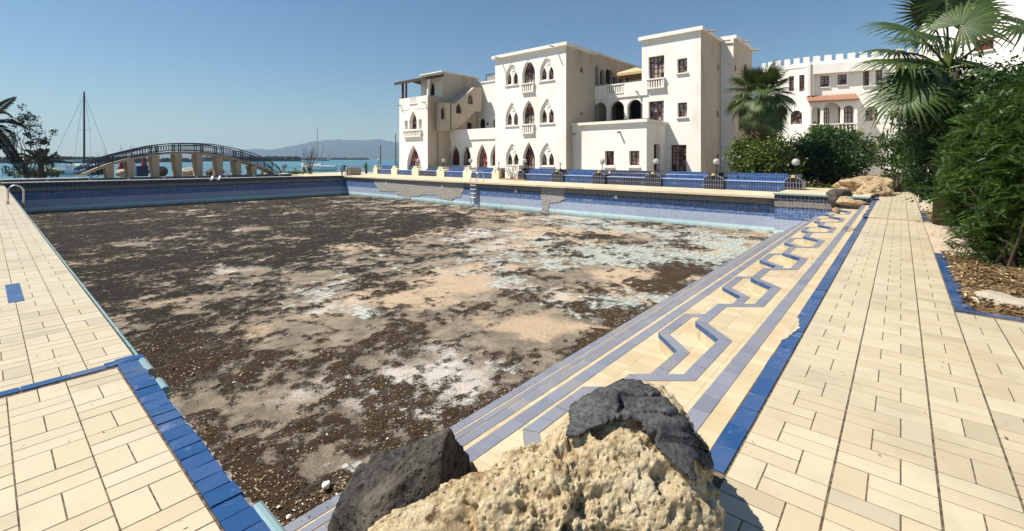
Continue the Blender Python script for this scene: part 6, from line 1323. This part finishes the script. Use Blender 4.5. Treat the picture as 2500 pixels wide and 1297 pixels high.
latc = pb_ @ np.array((SA, -CA, 0)); depc = pb_ @ np.array((CA, SA, 0)); fq = np.stack([latc * 2.2 + pb_[:, 2] * 1.2, depc * 7 + pb_[:, 2] * 5, pb_[:, 2] * 2], 1)
wr_ = fbm(fq, 2, 77); fold = np.abs(wr_ - .5); fold2 = np.abs(fbm(fq * 1.3 + 5, 2, 83) - .47)
cr_ = low + .026 + .034 * sstep(.055, .0, fold) + .020 * sstep(.04, 0, fold2) + .012 * (fbm(pb_ * 8, 2, 79) - .5)
CV = RD * cr_[:, None]; cx_, cy_, cd_ = project(CV + np.array(bc))
outl = [(1392, 990), (1430, 968), (1470, 946), (1505, 930), (1540, 926), (1575, 934), (1605, 950), (1640, 985), (1672, 1018), (1702, 1060), (1735, 1100), (1740, 1142), (1722, 1150), (1703, 1122), (1690, 1132), (1700, 1178), (1684, 1168), (1650, 1136), (1612, 1102), (1590, 1070), (1560, 1040), (1508, 1026), (1470, 1040), (1438, 1050), (1408, 1070), (1376, 1062), (1392, 1030)]
keepv = inpoly(outl, cx_ + (fbm(RD * 26, 3, 5) - .5) * 12, cy_ + (fbm(RD * 26 + 9, 3, 6) - .5) * 12); hole = ((cx_ - 1517) / 5.5) ** 2 + ((cy_ - 996) / 9) ** 2 < 1
RR2 = np.where(inpoly(outl, *project(np.array(bc) + RD * RR[:, None])[:2]), np.minimum(RR, low + .016), RR); rock.data.vertices.foreach_set('co', (RD * RR2[:, None]).astype(np.float32).ravel()); rock.data.update()
me_f = np.empty(len(rock.data.polygons) * 3, np.int32); rock.data.polygons.foreach_get('vertices', me_f); me_f = me_f.reshape(-1, 3)
nrm_ = np.cross(CV[me_f[:, 1]] - CV[me_f[:, 0]], CV[me_f[:, 2]] - CV[me_f[:, 0]]); nrm_ /= np.linalg.norm(nrm_, axis=1)[:, None] + 1e-9
vw = np.array([0, 0, H]) - (CV[me_f[:, 0]] + np.array(bc)); vw /= np.linalg.norm(vw, axis=1)[:, None]; facing = (nrm_ * vw).sum(1) > -.25
kf = (keepv & ~hole)[me_f].all(1) & facing; us = np.unique(me_f[kf]); mp_ = np.full(len(CV), -1); mp_[us] = np.arange(len(us))
cl = np_mesh('black_cloth', CV[us], mp_[me_f[kf]], CLOTH, None, True); cl.location = bc; tag(cl, 'torn black felt cloth lying over the top of the big limestone boulder', 'cloth'); sm = cl.modifiers.new('thick', 'SOLIDIFY'); sm.thickness = .012; sm.offset = 0
RTn = np.array((SA, -CA, 0)); FWn = np.array((CA, SA, 0)); UPn = np.array((0, 0, 1.))
def cut(nl, nf, nu, px, py, d, kk=.03): n_ = RTn * nl + FWn * nf + UPn * nu; n_ = n_ / np.linalg.norm(n_); return (tuple(n_), float(n_ @ np.array(CW(px, py, d))), kk)
sdf_rock('boulder', 'black angular lava rock on the pool steps behind the big limestone boulder', 'rock', LZ(-.50, 2.15, -.22), [(LZ(-.50, 2.15, -.22), (.62, .42, .85), YW)],
    [cut(-.50, -.10, .87, 955, 1135, 2.12, .012), cut(.97, -.1, .16, 1096, 1100, 2.1, .015), cut(-1, .1, .12, 806, 1240, 2.1, .03), cut(.05, -.88, .42, 1010, 1180, 1.97, .015), cut(-.62, -.70, .30, 880, 1190, 2.0, .012), cut(-.1, .25, 1, 1090, 1056, 2.12, .012), cut(-.1, .8, .6, 1060, 1062, 2.22, .015), cut(-.85, -.1, .5, 850, 1200, 2.12, .015), cut(.35, -.8, .15, 1090, 1150, 2.0, .015)], LAVA, 7, 9, (.022, .020, .010), (.014, 14.), .08)
for nm, lb, px, py, d, r, m, sd_, pit, g_ in (
        ('boulder', 'broad weathered tan boulder on top of the far rock pile', 2110, 454, 20.2, (.92, .7, .42), TANSTONE, 11, .12, 1), ('boulder', 'craggy brown tan boulder overhanging the walkway on the far rock pile', 2136, 469, 19.2, (.60, .5, .34), TANSTONE, 12, .12, 1),
        ('boulder', 'pale smooth boulder lying on the far end of the zigzag steps', 2086, 494, 17.6, (.54, .36, .22), TANSTONE, 13, .05, 1), ('boulder', 'black lava rock leaning at the far corner of the pool', 2052, 488, 17.9, (.44, .34, .36), LAVA, 14, .02, 1), ('boulder', 'pale rubble boulder behind the far rock pile in front of the slender trees', 2170, 448, 22.2, (.62, .5, .36), TANSTONE, 15, .09, 1),
        ('stone', 'small ochre stone wedged under the broad tan boulder', 2080, 478, 18.6, (.15, .13, .14), TANSTONE, 16, .01, 2), ('stone', 'small round ochre stone between the craggy and the pale boulder', 2095, 476, 18.5, (.16, .13, .12), TANSTONE, 17, .01, 2), ('stone', 'small grey tan stone at the end of the dark blue band', 2124, 494, 18.0, (.16, .14, .14), TANSTONE, 18, .01, 2), ('stone', 'tiny pale stone on the last zigzag step', 2042, 514, 17.0, (.11, .1, .09), TANSTONE, 19, .01, 2),
        ('boulder', 'flat pale grey rock in the dry leaves of the near planter', 2456, 740, 4.95, (.26, .22, .085), CONCRETE, 20, .03, 0)):
    p = D(px, py, d); rs = np.random.RandomState(sd_); V, Fc = rock_np(rs, (0, 0, 0), (1, 1, 1), 5, .2, 1.5, 8, sd_); V = V / .8
    nn2 = V / np.linalg.norm(V, axis=1)[:, None]; V = V * np.array(r); w1 = worley((V + np.array(p)) * 3.2, sd_); V = V - nn2 * (pit * sstep(.5, .15, w1))[:, None] - nn2 * ((fbm(V * 9, 4, sd_) - .5) * pit * 1.2)[:, None]
    V = V @ np.array(Matrix.Rotation(YW, 3, 'Z')).T; o = np_mesh(nm, V, Fc, m, None, True); o.location = p; tag(o, lb, 'rock' if nm == 'boulder' else 'stone', {1: 'boulders of the far rock pile', 2: 'small stones of the far rock pile'}.get(g_))
for px, py, r, lb in ((797, 1188, .036, 'white broken chunk lying in the brown litter of the pool floor'), (705, 1264, .018, 'small white stone at the foot of the lowest pool step'), (680, 1240, .015, 'tiny white pebble beside the cyan coping tile')):
    p = P(px, py, -1.57); rs = np.random.RandomState(int(px)); V, Fc = rock_np(rs, (0, 0, 0), (r * 1.3, r, r), 3, .2, 1.5, 7, 3); o = np_mesh('rubble', V, Fc, TRIM, None, False); o.location = (p.x, p.y, -1.57 + r * .5); tag(o, lb, 'stone', 'white rubble pieces')

# ------------------------------------------------------------------ air
b = MB(); b.box((-4000, -4000, -2.5), (4000, 4000, 160)); hz = b.build('haze', []); 
hm_ = bpy.data.materials.new('haze'); hm_.use_nodes = True; t_ = hm_.node_tree; t_.nodes.remove(t_.nodes['Principled BSDF']); pv = t_.nodes.new('ShaderNodeVolumePrincipled')
pv.inputs['Color'].default_value = (.52, .73, 1, 1); pv.inputs['Density'].default_value = .00021; pv.inputs['Anisotropy'].default_value = .2; t_.links.new(pv.outputs[0], t_.nodes['Material Output'].inputs['Volume']); hz.data.materials.append(hm_); hz['kind'] = 'stuff'
